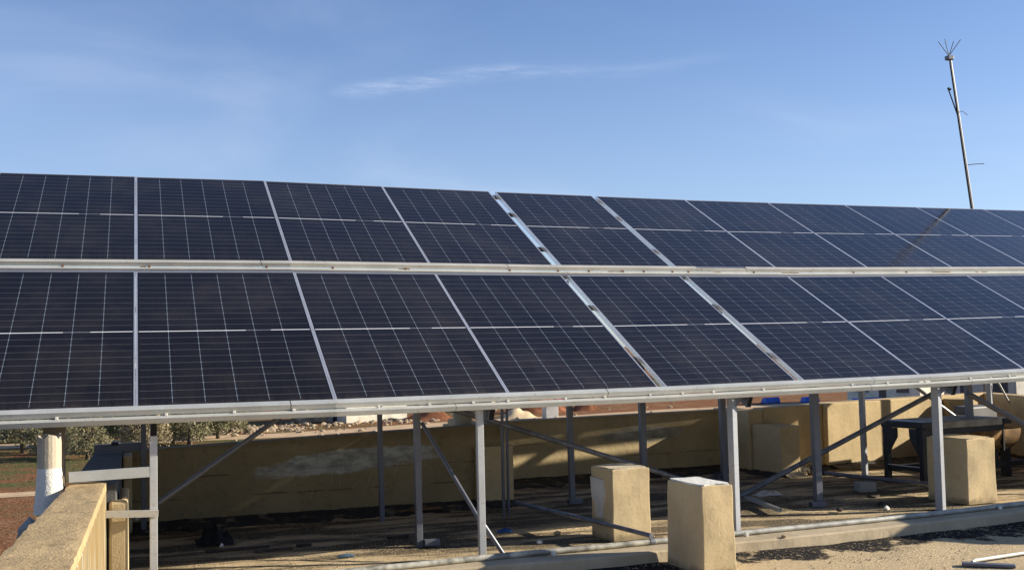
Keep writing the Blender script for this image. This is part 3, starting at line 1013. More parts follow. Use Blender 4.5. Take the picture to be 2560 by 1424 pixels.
# ------------------------------------------------------------------ kerb in front
kf = [(-0.2, -0.66), (0.8, -0.55), (1.68, -0.47), (2.2, -0.46), (2.8, -0.49), (3.15, -0.48), (3.7, -0.42), (4.3, -0.36), (5.0, -0.31), (5.9, -0.21), (7.2, -0.05), (9.0, 0.17), (11, 0.42)]
def interp(tab, x):
    for (x0, y0), (x1, y1) in zip(tab, tab[1:]):
        if x <= x1:
            return y0 + (y1 - y0) * (x - x0) / (x1 - x0)
    return tab[-1][1]
b = MB()
n = 220
vs = []
for i in range(n + 1):
    x = -0.2 + 11.2 * i / n
    yf = interp(kf, x) + 0.006 * noise.noise(Vector((x * 5, 0, 0)))
    zt = 0.078 + 0.003 * noise.noise(Vector((x * 3, 2, 0)))
    wv = 0.008 * noise.noise(Vector((x * 7, 5, 0)))
    vs += [(x, yf - 0.012 + wv, -0.03), (x, yf - 0.004, zt - 0.012), (x, yf + 0.012, zt), (x, yf + 0.17, zt + 0.002), (x, yf + 0.34 + wv, zt - 0.004), (x, yf + 0.36 + wv, -0.03)]
fs = [(i * 6 + k, i * 6 + k + 1, (i + 1) * 6 + k + 1, (i + 1) * 6 + k) for i in range(n) for k in range(5)]
b.add(vs, fs, False)
tag(b.build('curb', 'curb', loc=(0, 0, 0)), 'low plastered curb running across the roof in front of the panel posts', 'curb')

# gravel and grit
rnd = random.Random(21)
b = MB()
for k in range(1500):
    if k < 900:
        x = rnd.uniform(3.2, 7.5)
        y = interp(kf, x) - 0.02 - abs(rnd.gauss(0, 0.55))
    else:
        x, y = rnd.uniform(0.2, 8), rnd.uniform(0.2, 3.6)
    r = rnd.choice((0.003, 0.004, 0.006, 0.009)) * rnd.uniform(0.7, 1.2)
    p = Vector((x, y, fz(x, y) + r * 0.4))
    vs = [p + Vector((math.cos(a) * r, math.sin(a) * r, rnd.uniform(-.2, .2) * r)) for a in (0.2, 1.7, 3.3, 4.9)] + [p + Vector((0, 0, r * 0.9))]
    b.add(vs, [(0, 1, 4), (1, 2, 4), (2, 3, 4), (3, 0, 4)])
tag(b.build('gravel', 'stone', loc=(0, 0, 0)), 'loose pale grit scattered over the roof', 'gravel', kind='stuff')

# ------------------------------------------------------------------ mounting rack
rack = thing('mounting_rack', 'grey steel rack of posts, rafters and double rails carrying both rows of panels', 'rack', (4.7, 1.5, 0))


def rail(xa, xb, v0, v1, n0, n1, mat, name='rail'):
    ks = [xa] + [k for k in (1.31, 4.0, 7.0) if xa < k < xb] + [xb]
    b = MB()
    vs = []
    for X in ks:
        vs += [rp(X, v0, n0), rp(X, v1, n0), rp(X, v1, n1), rp(X, v0, n1)]
    fs = [(0, 1, 2, 3)]
    for i in range(len(ks) - 1):
        for k in range(4):
            fs.append((i * 4 + k, i * 4 + (k + 1) % 4, (i + 1) * 4 + (k + 1) % 4, (i + 1) * 4 + k))
    e = (len(ks) - 1) * 4
    fs.append((e + 3, e + 2, e + 1, e))
    b.add(vs, fs)
    return b.build(name, mat, rack, 0.0015)


def railrow(V, joints, joints2, mat, missing=None):
    for a, c in zip(joints, joints[1:]):
        if missing and abs(a - missing[0]) < 0.01:
            rail(a, c - 0.002, V - 0.041, V - 0.026, -0.036, 0.000, mat, 'rail')
            continue
        rail(a + 0.003, c - 0.003, V - 0.041, V - 0.003, -0.036, 0.004, mat)
        rail(a + 0.003, c - 0.003, V - 0.003, V + 0.018, 0.0015, 0.0042, mat, 'rail_lip')
    for a, c in zip(joints2, joints2[1:]):
        rail(a + 0.002, c - 0.002, V - 0.083, V - 0.044, -0.079, -0.040, mat)


LE = LowR[9]
railrow(0.0, [-1.6, 1.0, 3.47, 6.15, 8.1, LE], [-1.6, 2.2, 6.10, 7.3, LE], 'galv')
railrow(VU, [-1.6, 1.05, 3.45, 5.66, 6.30, 9.0, 13.3], [-1.6, 4.1, 6.45, 13.3], 'galv_rust', (5.66, 6.30))
# bolts and rusty welds on the rails
for V, xs, mt in ((0.0, [-.5, .18, .62, 1.02, 1.62, 2.0, 2.34, 2.62, 3.1, 3.44, 3.85, 4.15, 4.45, 4.95, 5.9, 6.3, 6.75, 7.3, 7.8], 'white_plastic'),
                  (VU, [-.6, .1, 1.1, 1.7, 2.4, 3.47, 4.0, 4.35, 4.75, 5.0, 5.35, 5.55, 6.4, 7.8, 8.6], 'rust')):
    for X in xs:
        b = MB()
        c = rp(X, V - 0.047, -0.034)
        b.box(c.x - .010, c.x + .010, c.y - .007, c.y + .007, c.z - .008, c.z + .008)
        b.build('weld_bead', mt, rack, 0.003)
# top rail and purlins under the modules
rail(-1.6, 13.3, VU + PH - 0.03, VU + PH + 0.012, -0.085, -0.045, 'galv', 'purlin')
for v in (0.62, 1.72, VU + 0.62, VU + 1.72):
    rail(-1.6, LE if v < 2.3 else 13.3, v, v + 0.04, -0.085, -0.045, 'post', 'purlin')
rail(-1.6, LE, PH + 0.10, PH + 0.165, -0.085, -0.045, 'post', 'purlin')  # added light blocker, narrows the slit between the two panel rows
# rafters: open-ended box sections up the slope
for X in (0.10, 2.50, 4.83, 7.13, 9.45, 11.8):
    b = MB()
    lo = -0.06 if X < LE else VU - 0.1
    b.bar(rp(X, lo, -0.138), rp(X - 0.09, VU + PH - 0.02, -0.138), 0.044, 0.100, rp(X, 0, 1) - rp(X, 0, 0), 0.003)
    b.build('rafter', 'post', rack)
BLK = simple('tube_shade', (0.012, 0.011, 0.010), 0.9)  # black fill that paints the shade inside the open tube ends
for X in (0.10, 2.50, 4.83, 7.13, 9.45):
    b = MB()
    b.bar(rp(X, -0.050, -0.138), rp(X, -0.044, -0.138), 0.0378, 0.0938, rp(X, 0, 1) - rp(X, 0, 0))
    b.build('rafter_end_shade', BLK, rack)


def under(X, Y, d=0.16):
    """height of the underside of the slope at X, Y"""
    base = rp(X)
    T = TILT + T1 * X
    return base.z + (Y - base.y) * math.tan(T) - d / math.cos(T)


def post(X, Y, wx, wy, lean=0.0, d=0.10, ztop=None, mat='post', foot=None, z0=0.0, turn=0.0):
    zt = under(X, Y, d) if ztop is None else ztop
    b = MB()
    b.bar((X, Y, z0 - 0.01), (X + lean * zt, Y, zt), wx, wy, (-math.sin(R(turn)), math.cos(R(turn)), 0))
    o = b.build('post', mat, rack, 0.003)
    if foot:
        f = MB()
        f.bar((X + foot[0], Y - 0.05, 0.03), (X + foot[1], Y - 0.05, 0.03), 0.06, 0.045, (0, 0, 1), 0.003)
        f.build('foot', mat, rack)
    return o


# front posts
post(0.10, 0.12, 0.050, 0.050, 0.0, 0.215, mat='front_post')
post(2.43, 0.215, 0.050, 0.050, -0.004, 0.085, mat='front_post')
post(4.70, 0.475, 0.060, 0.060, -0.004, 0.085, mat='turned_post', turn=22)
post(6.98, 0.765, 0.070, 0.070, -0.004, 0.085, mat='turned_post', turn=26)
# middle and back posts
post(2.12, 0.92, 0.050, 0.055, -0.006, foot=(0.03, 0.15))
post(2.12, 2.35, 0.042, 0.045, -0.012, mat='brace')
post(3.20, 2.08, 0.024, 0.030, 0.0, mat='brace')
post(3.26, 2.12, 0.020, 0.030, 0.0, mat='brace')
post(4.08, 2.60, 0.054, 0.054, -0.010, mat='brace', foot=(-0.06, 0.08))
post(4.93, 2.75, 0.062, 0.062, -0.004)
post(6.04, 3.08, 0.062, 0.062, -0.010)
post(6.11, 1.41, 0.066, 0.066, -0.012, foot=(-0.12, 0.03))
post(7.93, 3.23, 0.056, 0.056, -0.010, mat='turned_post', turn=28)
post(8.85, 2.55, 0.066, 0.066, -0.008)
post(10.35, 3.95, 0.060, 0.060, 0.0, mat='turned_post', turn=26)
post(9.30, 1.06, 0.07, 0.07, 0.0)
post(0.05, 3.15 - 0.5, 0.045, 0.045, 0.0, mat='brace')
# gusset plates between post heads and rafters
for X, Y, s_ in ((2.43, 0.20, .05), (4.70, 0.46, .10), (6.98, 0.75, .12)):
    b = MB()
    zt = under(X, Y, 0.085)
    b.add([(X + .02, Y - .01, zt), (X + .02 + s_, Y - .01, zt), (X + .02 + s_, Y - .01, zt - .05), (X + .02, Y - .01, zt - .13),
           (X + .02, Y + .01, zt), (X + .02 + s_, Y + .01, zt), (X + .02 + s_, Y + .01, zt - .05), (X + .02, Y + .01, zt - .13)],
          [(0, 1, 2, 3), (7, 6, 5, 4), (0, 4, 5, 1), (1, 5, 6, 2), (2, 6, 7, 3), (3, 7, 4, 0)])
    b.build('gusset', 'post', rack)


def brace(p, q, r, mat='brace', square=False):
    b = MB()
    if square:
        b.bar(p, q, r * 2, r * 2)
    else:
        b.tube([p, q], r, 10)
    return b.build('brace', mat, rack)


brace((-0.02, 0.85, 0.36), (1.30, 0.85, 1.24), 0.019)
brace((2.15, 0.90, 0.97), (2.43, 0.27, 0.27), 0.016, 'post')
brace((2.45, 0.22, 0.24), (2.60, 0.20, 0.005), 0.017, 'post')
brace((2.38, 1.6, 1.10), (4.62, 1.6, 0.36), 0.024, 'dark_pipe')
brace((4.62, 1.62, 0.36), (4.9, 1.62, 0.27), 0.020)
brace((7.95, 2.0, 0.99), (5.60, 2.0, 0.05), 0.026, 'dark_pipe')
brace((7.95, 1.5, 1.00), (8.95, 1.5, 0.50), 0.028)
brace((8.70, 3.4, 1.05), (9.40, 3.4, 0.58), 0.020, 'galv')
brace((9.62, 3.6, 0.55), (9.75, 3.6, 0.85), 0.006, 'galv')
brace((10.45, 3.9, 0.98), (10.62, 3.9, 0.70), 0.012, 'galv')
# arms that tie the first post to the parapet
b = MB(); b.bar((-0.43, 0.095, 0.765), (0.075, 0.095, 0.775), 0.035, 0.066, (0, 0, 1), 0.002); b.build('tie_bar', 'galv', rack)
b = MB(); b.bar((-0.20, 0.09, 0.510), (0.13, 0.075, 0.497), 0.03, 0.044, (0, 0, 1), 0.002); b.build('tie_bar', 'galv_rust', rack)
b = MB(); b.bar((-0.36, 2.72, 0.735), (0.04, 2.70, 0.745), 0.04, 0.07, (0, 0, 1), 0.002); b.build('tie_bar', 'brace', rack)
b = MB(); b.bar((-0.22, 2.70, 0.775), (-0.16, 2.70, 0.775), 0.04, 0.03); b.build('bracket', 'black_metal', rack)

# ------------------------------------------------------------------ solar panels
def panel(p0, ex, ey, nz, sx, label, group):
    """module: hollow aluminium frame, glazed cell sheet (uv = metres on the module), backsheet, junction box"""
    root = thing('solar_panel', label, 'solar panel', p0, group)
    def L(x, y, z): return p0 + ex * (x * sx) + ey * y + nz * z
    w_, t_, lip, H_ = PW, 0.040, 0.0125, PH
    o_ = [(0, 0), (w_, 0), (w_, H_), (0, H_)]
    i_ = [(lip, lip), (w_ - lip, lip), (w_ - lip, H_ - lip), (lip, H_ - lip)]
    vs = [L(x, y, 0) for x, y in o_] + [L(x, y, 0) for x, y in i_] + [L(x, y, -t_) for x, y in o_] + [L(x, y, -t_) for x, y in i_]
    fs = []
    for k in range(4):
        j = (k + 1) % 4
        fs += [(k, j, 4 + j, 4 + k), (8 + j, 8 + k, 12 + k, 12 + j), (k, 8 + k, 8 + j, j), (4 + j, 12 + j, 12 + k, 4 + k)]
    b = MB(); b.add(vs, fs); b.build('frame', 'alu', root)
    def bx(x0, x1, y0, y1, z0, z1):
        b = MB()
        b.hexa([L(x0, y0, z0), L(x1, y0, z0), L(x1, y1, z0), L(x0, y1, z0)], [L(x0, y0, z1), L(x1, y0, z1), L(x1, y1, z1), L(x0, y1, z1)])
        return b
    e = lip + 0.0002
    g_ = bx(e, PW - e, e, PH - e, -0.007, -0.0025).build('glass', 'cells', root)
    uv = g_.data.uv_layers.new(name='metres')
    loc = [(e, e), (PW - e, e), (PW - e, PH - e), (e, PH - e)] * 2
    for lp in g_.data.loops:
        uv.data[lp.index].uv = loc[lp.vertex_index]
    bx(e, PW - e, e, PH - e, -0.0098, -0.0075).build('backsheet', 'backsheet', root)
    bx(PW / 2 - .05, PW / 2 + .05, PH / 2 - .03, PH / 2 + .03, -0.026, -0.0101).build('junction_box', 'black_metal', root)
    return root


ORD = ['first', 'second', 'third', 'fourth', 'fifth', 'sixth', 'seventh', 'eighth', 'ninth', 'tenth', 'eleventh', 'twelfth']
xl = {-1: 'cut by the left edge of the photo', 0: 'right of the vertical seam at the first post', 1: 'above the cement-patched wall', 2: 'above the second front post', 3: 'between the two open see-through gaps',
      4: 'right of the second open gap', 5: 'above the tilted braces', 6: 'above the right concrete block', 7: 'cut by the right edge of the photo', 8: 'added unseen past the right edge to place its shadow'}
xu = {-1: 'cut by the left edge of the photo', 0: 'right of the vertical seam', 1: 'second full panel of the row', 2: 'ending at the first open gap', 3: 'between the two open sky gaps', 4: 'right of the second open gap',
      5: 'above the missing piece of rail', 6: 'two panels left of the mast', 7: 'left of the mast', 8: 'carrying the reflection of the mast', 9: 'at the top right corner of the array', 10: 'beyond the right edge'}
for row, Ls, Rs, v0, rng, nm in ((0, LowL, LowR, 0.0, range(-1, 9), xl), (1, UpL, UpR, VU, range(-1, 10), xu)):
    for i in rng:
        Xa, Xb = Rs[i], Ls[i + 1]
        if i < 0 or Rs[i] - Ls[i] < 0.03:
            Xa = (Ls[i] + Rs[i]) / 2 + 0.0012 if i >= 0 else Xa
        if Rs[i + 1] - Ls[i + 1] < 0.03:
            Xb = (Ls[i + 1] + Rs[i + 1]) / 2 - 0.0012
        p0, p1, q = rp(Xa, v0), rp(Xb, v0), rp(Xa, v0 + PH)
        ex = (p1 - p0).normalized()
        ey = (q - p0) / PH
        nz = ex.cross(ey).normalized()
        rown = 'lower' if row == 0 else 'upper'
        panel(p0, ex, ey, nz, (p1 - p0).length / PW, f'{ORD[i + 1]} {rown}-row solar panel from the left, {nm[i]}', f'solar panels of the {rown} row')

# ------------------------------------------------------------------ mast behind the array
mast = thing('antenna_mast', 'slim leaning antenna mast rising behind the panels against the sky', 'mast', (12.95, 7.3, 0))
b = MB(); b.tube([(13.07, 7.0, -4), (12.83, 7.0, 3.5), (12.50, 7.0, 6.04)], [0.030, 0.028, 0.023], 10); b.build('pole', 'brace_light', mast)
b = MB(); b.tube([(12.80, 6.96, 3.4), (12.46, 6.95, 5.95)], 0.014, 6); b.build('cable', 'black_metal', mast)
b = MB(); b.box(12.43, 12.54, 6.95, 7.05, 6.03, 6.10); b.build('head', 'post', mast, 0.01)
for dx_, dz_ in ((-.20, .22), (-.07, .27), (.10, .24), (.24, .28)):
    b = MB(); b.tube([(12.48, 7.0, 6.10), (12.48 + dx_, 7.0, 6.10 + dz_)], 0.006, 6); b.build('radial_rod', 'black_metal', mast)
b = MB(); b.tube([(12.74, 7.0, 4.33), (12.90, 6.98, 4.35), (13.06, 6.97, 4.36)], 0.007, 6); b.build('side_rod', 'brace', mast)
b = MB(); b.tube([(12.41, 6.97, 5.56), (12.46, 6.97, 5.54)], 0.02, 6); b.tube([(12.41, 6.97, 5.56), (12.58, 6.97, 5.12)], 0.010, 6); b.build('bracket', 'black_metal', mast)
b = MB(); b.tube([(12.62, 6.97, 5.2), (12.70, 6.97, 5.19), (12.77, 6.97, 5.14)], 0.005, 5); b.build('loose_wire', 'black_metal', mast)

# ------------------------------------------------------------------ concrete blocks
def block(x0, y0, w_, d_, h, lab, rot=0.0, taper=0.03, top='cement_light', seed=0):
    t_ = thing('concrete_block', lab, 'block', (x0, y0, 0), 'plastered ballast blocks')
    bm = bmesh.new()
    nx, ny, nz_ = 8, 10, 12
    b = MB()
    def P(u, v, k):
        # u, v, k in 0..1
        s_ = 1 - taper * k
        x = (u - .5) * w_ * s_ + w_ / 2
        y = (v - .5) * d_ * s_ + d_ / 2
        z = k * h
        # rounded arrises and hand-trowelled wobble
        q = Vector((x * 5 + seed, y * 5, z * 5))
        x += 0.008 * noise.noise(q) + 0.0012 * noise.noise(q * 5)
        y += 0.008 * noise.noise(q + Vector((7, 1, 3))) + 0.0012 * noise.noise(q * 5 + Vector((7, 1, 3)))
        z += 0.006 * noise.noise(q + Vector((2, 9, 3))) * k
        cr, sr = math.cos(rot), math.sin(rot)
        return (x0 + x * cr - y * sr, y0 + x * sr + y * cr, z)
    def sheet(f, n1, n2):
        vs = [f(i / n1, j / n2) for j in range(n2 + 1) for i in range(n1 + 1)]
        fs = [(j * (n1 + 1) + i, j * (n1 + 1) + i + 1, (j + 1) * (n1 + 1) + i + 1, (j + 1) * (n1 + 1) + i) for j in range(n2) for i in range(n1)]
        return vs, fs
    for f in (lambda a, c: P(a, 0, c), lambda a, c: P(a, 1, c), lambda a, c: P(0, a, c), lambda a, c: P(1, a, c)):
        b.add(*sheet(f, nx, nz_))
    b.add(*sheet(lambda a, c: P(a, c, 1), nx, nx))
    o = b.build('body', 'block', t_)
    me = o.data
    bm.from_mesh(me)
    bmesh.ops.remove_doubles(bm, verts=bm.verts, dist=0.0004)
    bmesh.ops.recalc_face_normals(bm, faces=bm.faces)
    bm.to_mesh(me)
    bm.free()
    md = o.modifiers.new('bevel', 'BEVEL'); md.width = 0.007; md.segments = 2; md.limit_method = 'ANGLE'; md.angle_limit = R(50)
    # mortar skin on top
    c = MB()
    ring = []
    for k in range(28):
        a = 6.28318 * k / 28
        u = .5 + .47 * max(-1, min(1, 1.35 * math.cos(a))) * (1 + .06 * math.sin(5 * a + seed))
        v = .5 + .47 * max(-1, min(1, 1.35 * math.sin(a))) * (1 + .06 * math.cos(4 * a + seed))
        ring.append((u, v))
    lo = [P(u, v, 1) for u, v in ring]
    vs = [(p[0], p[1], h - 0.01) for p in lo] + [(p[0], p[1], h + 0.009) for p in lo]
    n_ = len(ring)
    c.add(vs, [tuple(range(n_, 2 * n_))] + [(i, (i + 1) % n_, n_ + (i + 1) % n_, n_ + i) for i in range(n_)])
    c.build('mortar_cap', top, t_)
    return t_, P


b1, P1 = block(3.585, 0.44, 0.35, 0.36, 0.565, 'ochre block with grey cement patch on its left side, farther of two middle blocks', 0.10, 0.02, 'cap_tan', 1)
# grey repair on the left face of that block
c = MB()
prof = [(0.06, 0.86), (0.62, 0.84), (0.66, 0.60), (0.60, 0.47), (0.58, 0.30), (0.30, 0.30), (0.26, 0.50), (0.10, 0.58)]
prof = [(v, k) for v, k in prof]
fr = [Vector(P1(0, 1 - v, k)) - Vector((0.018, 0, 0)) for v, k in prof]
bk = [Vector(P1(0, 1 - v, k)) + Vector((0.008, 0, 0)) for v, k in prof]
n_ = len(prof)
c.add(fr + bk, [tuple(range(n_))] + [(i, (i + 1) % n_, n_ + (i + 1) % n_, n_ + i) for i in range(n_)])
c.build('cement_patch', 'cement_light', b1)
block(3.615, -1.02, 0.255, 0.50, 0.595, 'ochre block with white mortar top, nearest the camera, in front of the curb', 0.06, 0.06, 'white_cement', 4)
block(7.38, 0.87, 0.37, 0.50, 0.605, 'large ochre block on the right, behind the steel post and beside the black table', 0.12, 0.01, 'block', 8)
# broken stub at the foot of the first block
b = MB(); b.hexa([(3.60, 0.40, 0), (3.66, 0.40, 0), (3.66, 0.62, 0), (3.585, 0.62, 0)], [(3.61, 0.41, .12), (3.63, 0.41, .10), (3.63, 0.6, .12), (3.60, 0.6, .12)])

# squat drum added unseen past the right edge to shade the kerb
tk = thing('shade_caster', 'squat white drum added unseen past the right edge to shade the curb', 'shade caster', (10.3, -0.98, 0))
b = MB(); b.tube([(10.3, -0.98, -0.004), (10.3, -0.98, 0.02), (10.3, -0.98, 1.42), (10.3, -0.98, 1.50)], [0.84, 0.87, 0.87, 0.75], 32); b.build('body', 'white_plastic', tk)
b = MB(); b.tube([(10.3, -0.98, 1.502), (10.3, -0.98, 1.56)], 0.28, 20); b.build('lid', 'white_plastic', tk)

# ------------------------------------------------------------------ pipes on the kerb
pk = [(0.2, -0.46), (1.66, -0.36), (2.24, -0.30), (2.46, -0.28), (3.17, -0.24), (3.65, -0.20), (4.32, -0.15), (5.18, -0.08), (5.71, -0.04), (6.62, 0.07), (7.42, 0.19), (9.0, 0.40), (10.4, 0.58)]
pipe = thing('water_pipe', 'long grey pipe lying along the top of the curb', 'pipe', (4.0, -0.2, 0.08))
pr = 0.021
def kz(x): return 0.080 + pr
b = MB(); b.tube([(x, y, kz(x)) for x, y in pk if x >= 3.6], pr, 12); b.build('pipe_section', 'pvc', pipe)
b = MB(); b.tube([(x, y, kz(x)) for x, y in pk if x <= 3.65], pr * 1.02, 12); b.build('pipe_section', 'pvc_dirty', pipe)
for X in (3.62, 3.80):
    Y = interp(pk, X)
    b = MB(); b.tube([(X - .02, Y, kz(X)), (X + .02, Y + .003, kz(X))], pr * 1.25, 12); b.build('coupling', 'dark_pipe' if X < 3.7 else 'white_plastic', pipe)
for X, lab in ((2.80, None), (4.42, None), (7.05, None)):
    Y = interp(pk, X) - 0.035
    b = MB(); b.tube([(X, Y, 0.095), (X, Y - 0.02, 0.095)], 0.018, 12); b.tube([(X, Y - 0.0205, 0.095), (X, Y - 0.026, 0.095)], 0.010, 10); b.build('pipe_clip', 'white_plastic', pipe)
b = MB(); b.tube([(3.26, 2.05, 0.16), (3.55, 0.9, 0.15), (3.60, 0.10, 0.15), (3.66, -0.17, 0.125)], 0.017, 10)
con = b
pth = [(3.30, 2.02, 0.13), (3.52, 0.60, 0.14), (3.64, -0.15, 0.135)]
b = MB(); b.tube(pth, 0.018, 10)
tag(b.build('conduit_pipe', 'dark_pipe'), 'dark conduit slanting across the floor to the curb pipe', 'pipe')
b = MB(); b.tube([(7.02, 2.67, 0.135), (7.36, 1.95, 0.115), (7.60, 1.42, 0.10)], 0.022, 10)
tag(b.build('conduit_pipe', 'brace'), 'grey tube lying across the floor between the middle post and the right block', 'pipe')
v_ = MB(); v_.tube([(7.02, 2.67, .135), (6.98, 2.75, .135)], .03, 10); v_.tube([(6.98, 2.76, .135), (6.95, 2.82, .17), (6.99, 2.86, .20)], .008, 6)
tag(v_.build('pipe_valve', 'black_metal'), 'small black valve with a hooked handle at the foot of the right parapet', 'valve')
# folded steel channel lying on the floor
b = MB(); b.bar((5.66, 1.98, 0.03), (5.50, 1.09, 0.03), 0.035, 0.004); b.bar((5.643, 1.98, 0.045), (5.483, 1.09, 0.045), 0.003, 0.03); b.bar((5.677, 1.98, 0.045), (5.517, 1.09, 0.045), 0.003, 0.03)
tag(b.build('steel_channel', 'galv'), 'short open steel channel lying on the floor right of the lit front post', 'channel')
# white hose on the front ground
b = MB(); b.tube([(5.47, -1.42, 0.02), (5.53, -1.385, 0.022), (6.02, -1.30, 0.02), (7.2, -1.1, 0.02)], 0.011, 8)
tag(b.build('hose', 'white_plastic'), 'thin pale hose lying on the sand in the bottom right corner', 'hose')
b = MB(); b.bar((5.40, -1.40, 0.012), (5.66, -1.62, 0.012), 0.07, 0.02)
tag(b.build('scrap_plate', 'brace', bevel=0.004), 'flat dark metal scrap beside the pale hose', 'scrap')

# ------------------------------------------------------------------ broken column on the left parapet
colm = thing('broken_column', 'broken pale pipe column set in white cement outside the left parapet', 'column', (-0.55, 0.0, -0.3))
b = MB()
seg = 20
vs = []
ht = [1.045 + 0.015 * math.sin(k * 1.3) + 0.008 * math.sin(k * 3.1) for k in range(seg)]
for ring, rr in ((0, 0.074), (1, 0.074), (2, 0.060), (3, 0.060)):
    for k in range(seg):
        a = 6.28318 * k / seg
        z = -0.3 if ring in (0, 3) else ht[k]
        vs.append((-0.545 + math.cos(a) * rr, 0.02 + math.sin(a) * rr, z))
fs = [(r_ * seg + k, r_ * seg + (k + 1) % seg, (r_ + 1) * seg + (k + 1) % seg, (r_ + 1) * seg + k) for r_ in range(3) for k in range(seg)]
b.add(vs, fs)
b.build('pipe_shell', 'concrete_pipe', colm)
b = MB()
vs = []
for j in range(15):
    z = 0.55 + 0.29 * j / 14
    for k in range(seg):
        a = 6.28318 * k / seg
        rr = 0.0755 + 0.022 * (1 - j / 14) ** 1.5 + 0.007 * noise.noise(Vector((k * 1.1, j * 1.3, 0)))
        if j == 14: rr = 0.0745
        vs.append((-0.545 + math.cos(a) * rr, 0.02 + math.sin(a) * rr, z))
b.add(vs, [(j * seg + k, j * seg + (k + 1) % seg, (j + 1) * seg + (k + 1) % seg, (j + 1) * seg + k) for j in range(14) for k in range(seg)], True)
b.build('cement_collar', 'white_cement', colm)
b = MB(); b.box(-0.595, -0.462, 0.16, 0.30, -0.3, 1.245)
tag(b.build('square_column', 'shade_concrete', bevel=0.008), 'square column, shade put into its colour, reaching the rail behind the broken pipe column', 'column')
b = MB()
rock_mesh(b, (-0.585, -0.95, 0.55), 0.07, random.Random(3), 1.7)
rock_mesh(b, (-0.575, -1.08, 0.52), 0.06, random.Random(6), 1.7)
tag(b.build('mortar_lump', 'cement', loc=(-0.62, -0.85, 0.35)), 'lump of grey mortar clinging outside the left parapet', 'mortar')
b = MB()
vs = []
for j in range(15):
    z = 0.55 + 0.46 * j / 14
    for k in range(16):
        a = 6.28318 * k / 16
        rr = 0.10 + 0.008 * noise.noise(Vector((k * 1.1, j * 1.3, 9)))
        vs.append((3.20 + math.cos(a) * rr, 3.42 + math.sin(a) * rr, z))
b.add(vs, [(j * 16 + k, j * 16 + (k + 1) % 16, (j + 1) * 16 + (k + 1) % 16, (j + 1) * 16 + k) for j in range(14) for k in range(16)], True)
b.tube([(3.20, 3.42, -0.5), (3.20, 3.42, 0.56)], 0.09, 12)
tag(b.build('column_stub', 'concrete_pipe', loc=(3.2, 3.42, 0)), 'weathered concrete column stub outside the back parapet', 'column')

# ------------------------------------------------------------------ black table with grey slab and drum beneath
tb = thing('steel_table', 'black steel table with a weathered grey top by the right parapet', 'table', (8.6, 2.5, 0))
def T(x, y, z):
    """table frame: origin at near left leg, x along the length"""
    c_, s_ = math.cos(0.16), math.sin(0.16)
    return Vector((7.90 + x * c_ - y * s_, 2.16 + x * s_ + y * c_, z))
def tbox(b, x0, x1, y0, y1, z0, z1):
    b.hexa([T(x0, y0, z0), T(x1, y0, z0), T(x1, y1, z0), T(x0, y1, z0)], [T(x0, y0, z1), T(x1, y0, z1), T(x1, y1, z1), T(x0, y1, z1)])
wood = simple('weathered_grey_board', (0.27, 0.26, 0.23), 0.85, 0, 0.35, 5, 0.5, 0.2, 25)
b = MB(); tbox(b, 0.16, 1.22, -0.02, 0.62, 0.59, 0.665); b.build('table_top', wood, tb, 0.008)
b = MB(); tbox(b, -0.03, 0.157, -0.03, 0.56, 0.60, 0.672); b.build('top_cap', 'black_metal', tb, 0.008)
b = MB(); tbox(b, 1.224, 1.36, -0.03, 0.60, 0.60, 0.66); b.build('top_cap', 'black_metal', tb, 0.008)
for x, y in ((0.0, 0.0), (0.0, 0.50), (1.25, 0.50)):
    if True:
        b = MB(); tbox(b, x - .03, x + .03, y - .03, y + .03, -0.005, 0.60); b.build('leg', 'black_metal', tb, 0.004)
for y in (-0.034, 0.534):     # nothing: corner plates sit on the end frame below
    pass
for x in (-0.032, 1.282):
    for y0, y1, y2 in ((0.03, 0.15, 0.03), (0.47, 0.33, 0.47)):
        b = MB()
        a_ = [T(x, y0, 0.598), T(x, (y0 + y1) / 2 + (0.07 if y1 > y0 else -0.07), 0.598), T(x, y1, 0.50), T(x, y0, 0.30)]
        c_ = [T(x + .02, y0, 0.598), T(x + .02, (y0 + y1) / 2 + (0.07 if y1 > y0 else -0.07), 0.598), T(x + .02, y1, 0.50), T(x + .02, y0, 0.30)]
        b.add(a_ + c_, [(0, 1, 2, 3), (7, 6, 5, 4), (0, 4, 5, 1), (1, 5, 6, 2), (2, 6, 7, 3), (3, 7, 4, 0)])
        b.build('corner_plate', 'black_metal', tb)
b = MB(); tbox(b, -.02, .02, .03, .47, .15, .19); b.build('cross_bar', 'black_metal', tb)
b = MB(); tbox(b, -.03, -.022, .03, .47, .192, .20); b.build('cross_bar', 'galv', tb)
b = MB(); tbox(b, .03, 1.22, -.02, .02, .53, .588); b.build('apron', 'black_metal', tb)
b = MB(); tbox(b, .03, 1.6, .03, .07, .12, .18); b.build('cross_bar', 'black_metal', tb)
b = MB(); tbox(b, .03, 1.6, .43, .47, .12, .18); b.build('cross_bar', 'black_metal', tb)
b = MB(); tbox(b, 1.40, 1.48, .10, .18, -.004, .32); b.build('pedestal', 'black_metal', tb)
dr = MB()
segs = 18
vs = []
for xx in (0.98, 1.58):
    for k in range(segs + 1):
        a = math.pi + math.pi * k / segs
        rr = 0.235
        vs.append(T(xx, 0.27 + math.cos(a) * rr, 0.53 + math.sin(a) * rr * 1.05))
n_ = segs + 1
dr.add(vs, [(k, k + 1, n_ + k + 1, n_ + k) for k in range(segs)], True)
dr.add([vs[k] for k in range(n_)], [tuple(range(n_))])
dr.add([vs[n_ + k] for k in range(n_)], [tuple(range(n_ - 1, -1, -1))])
drum = dr.build('feed_drum', simple('rusty_ochre_drum', (0.26, 0.15, 0.055), 0.8, 0.1, 0.45, 5), None)
tag(drum, 'rust-brown half drum slung under the grey table top', 'drum')
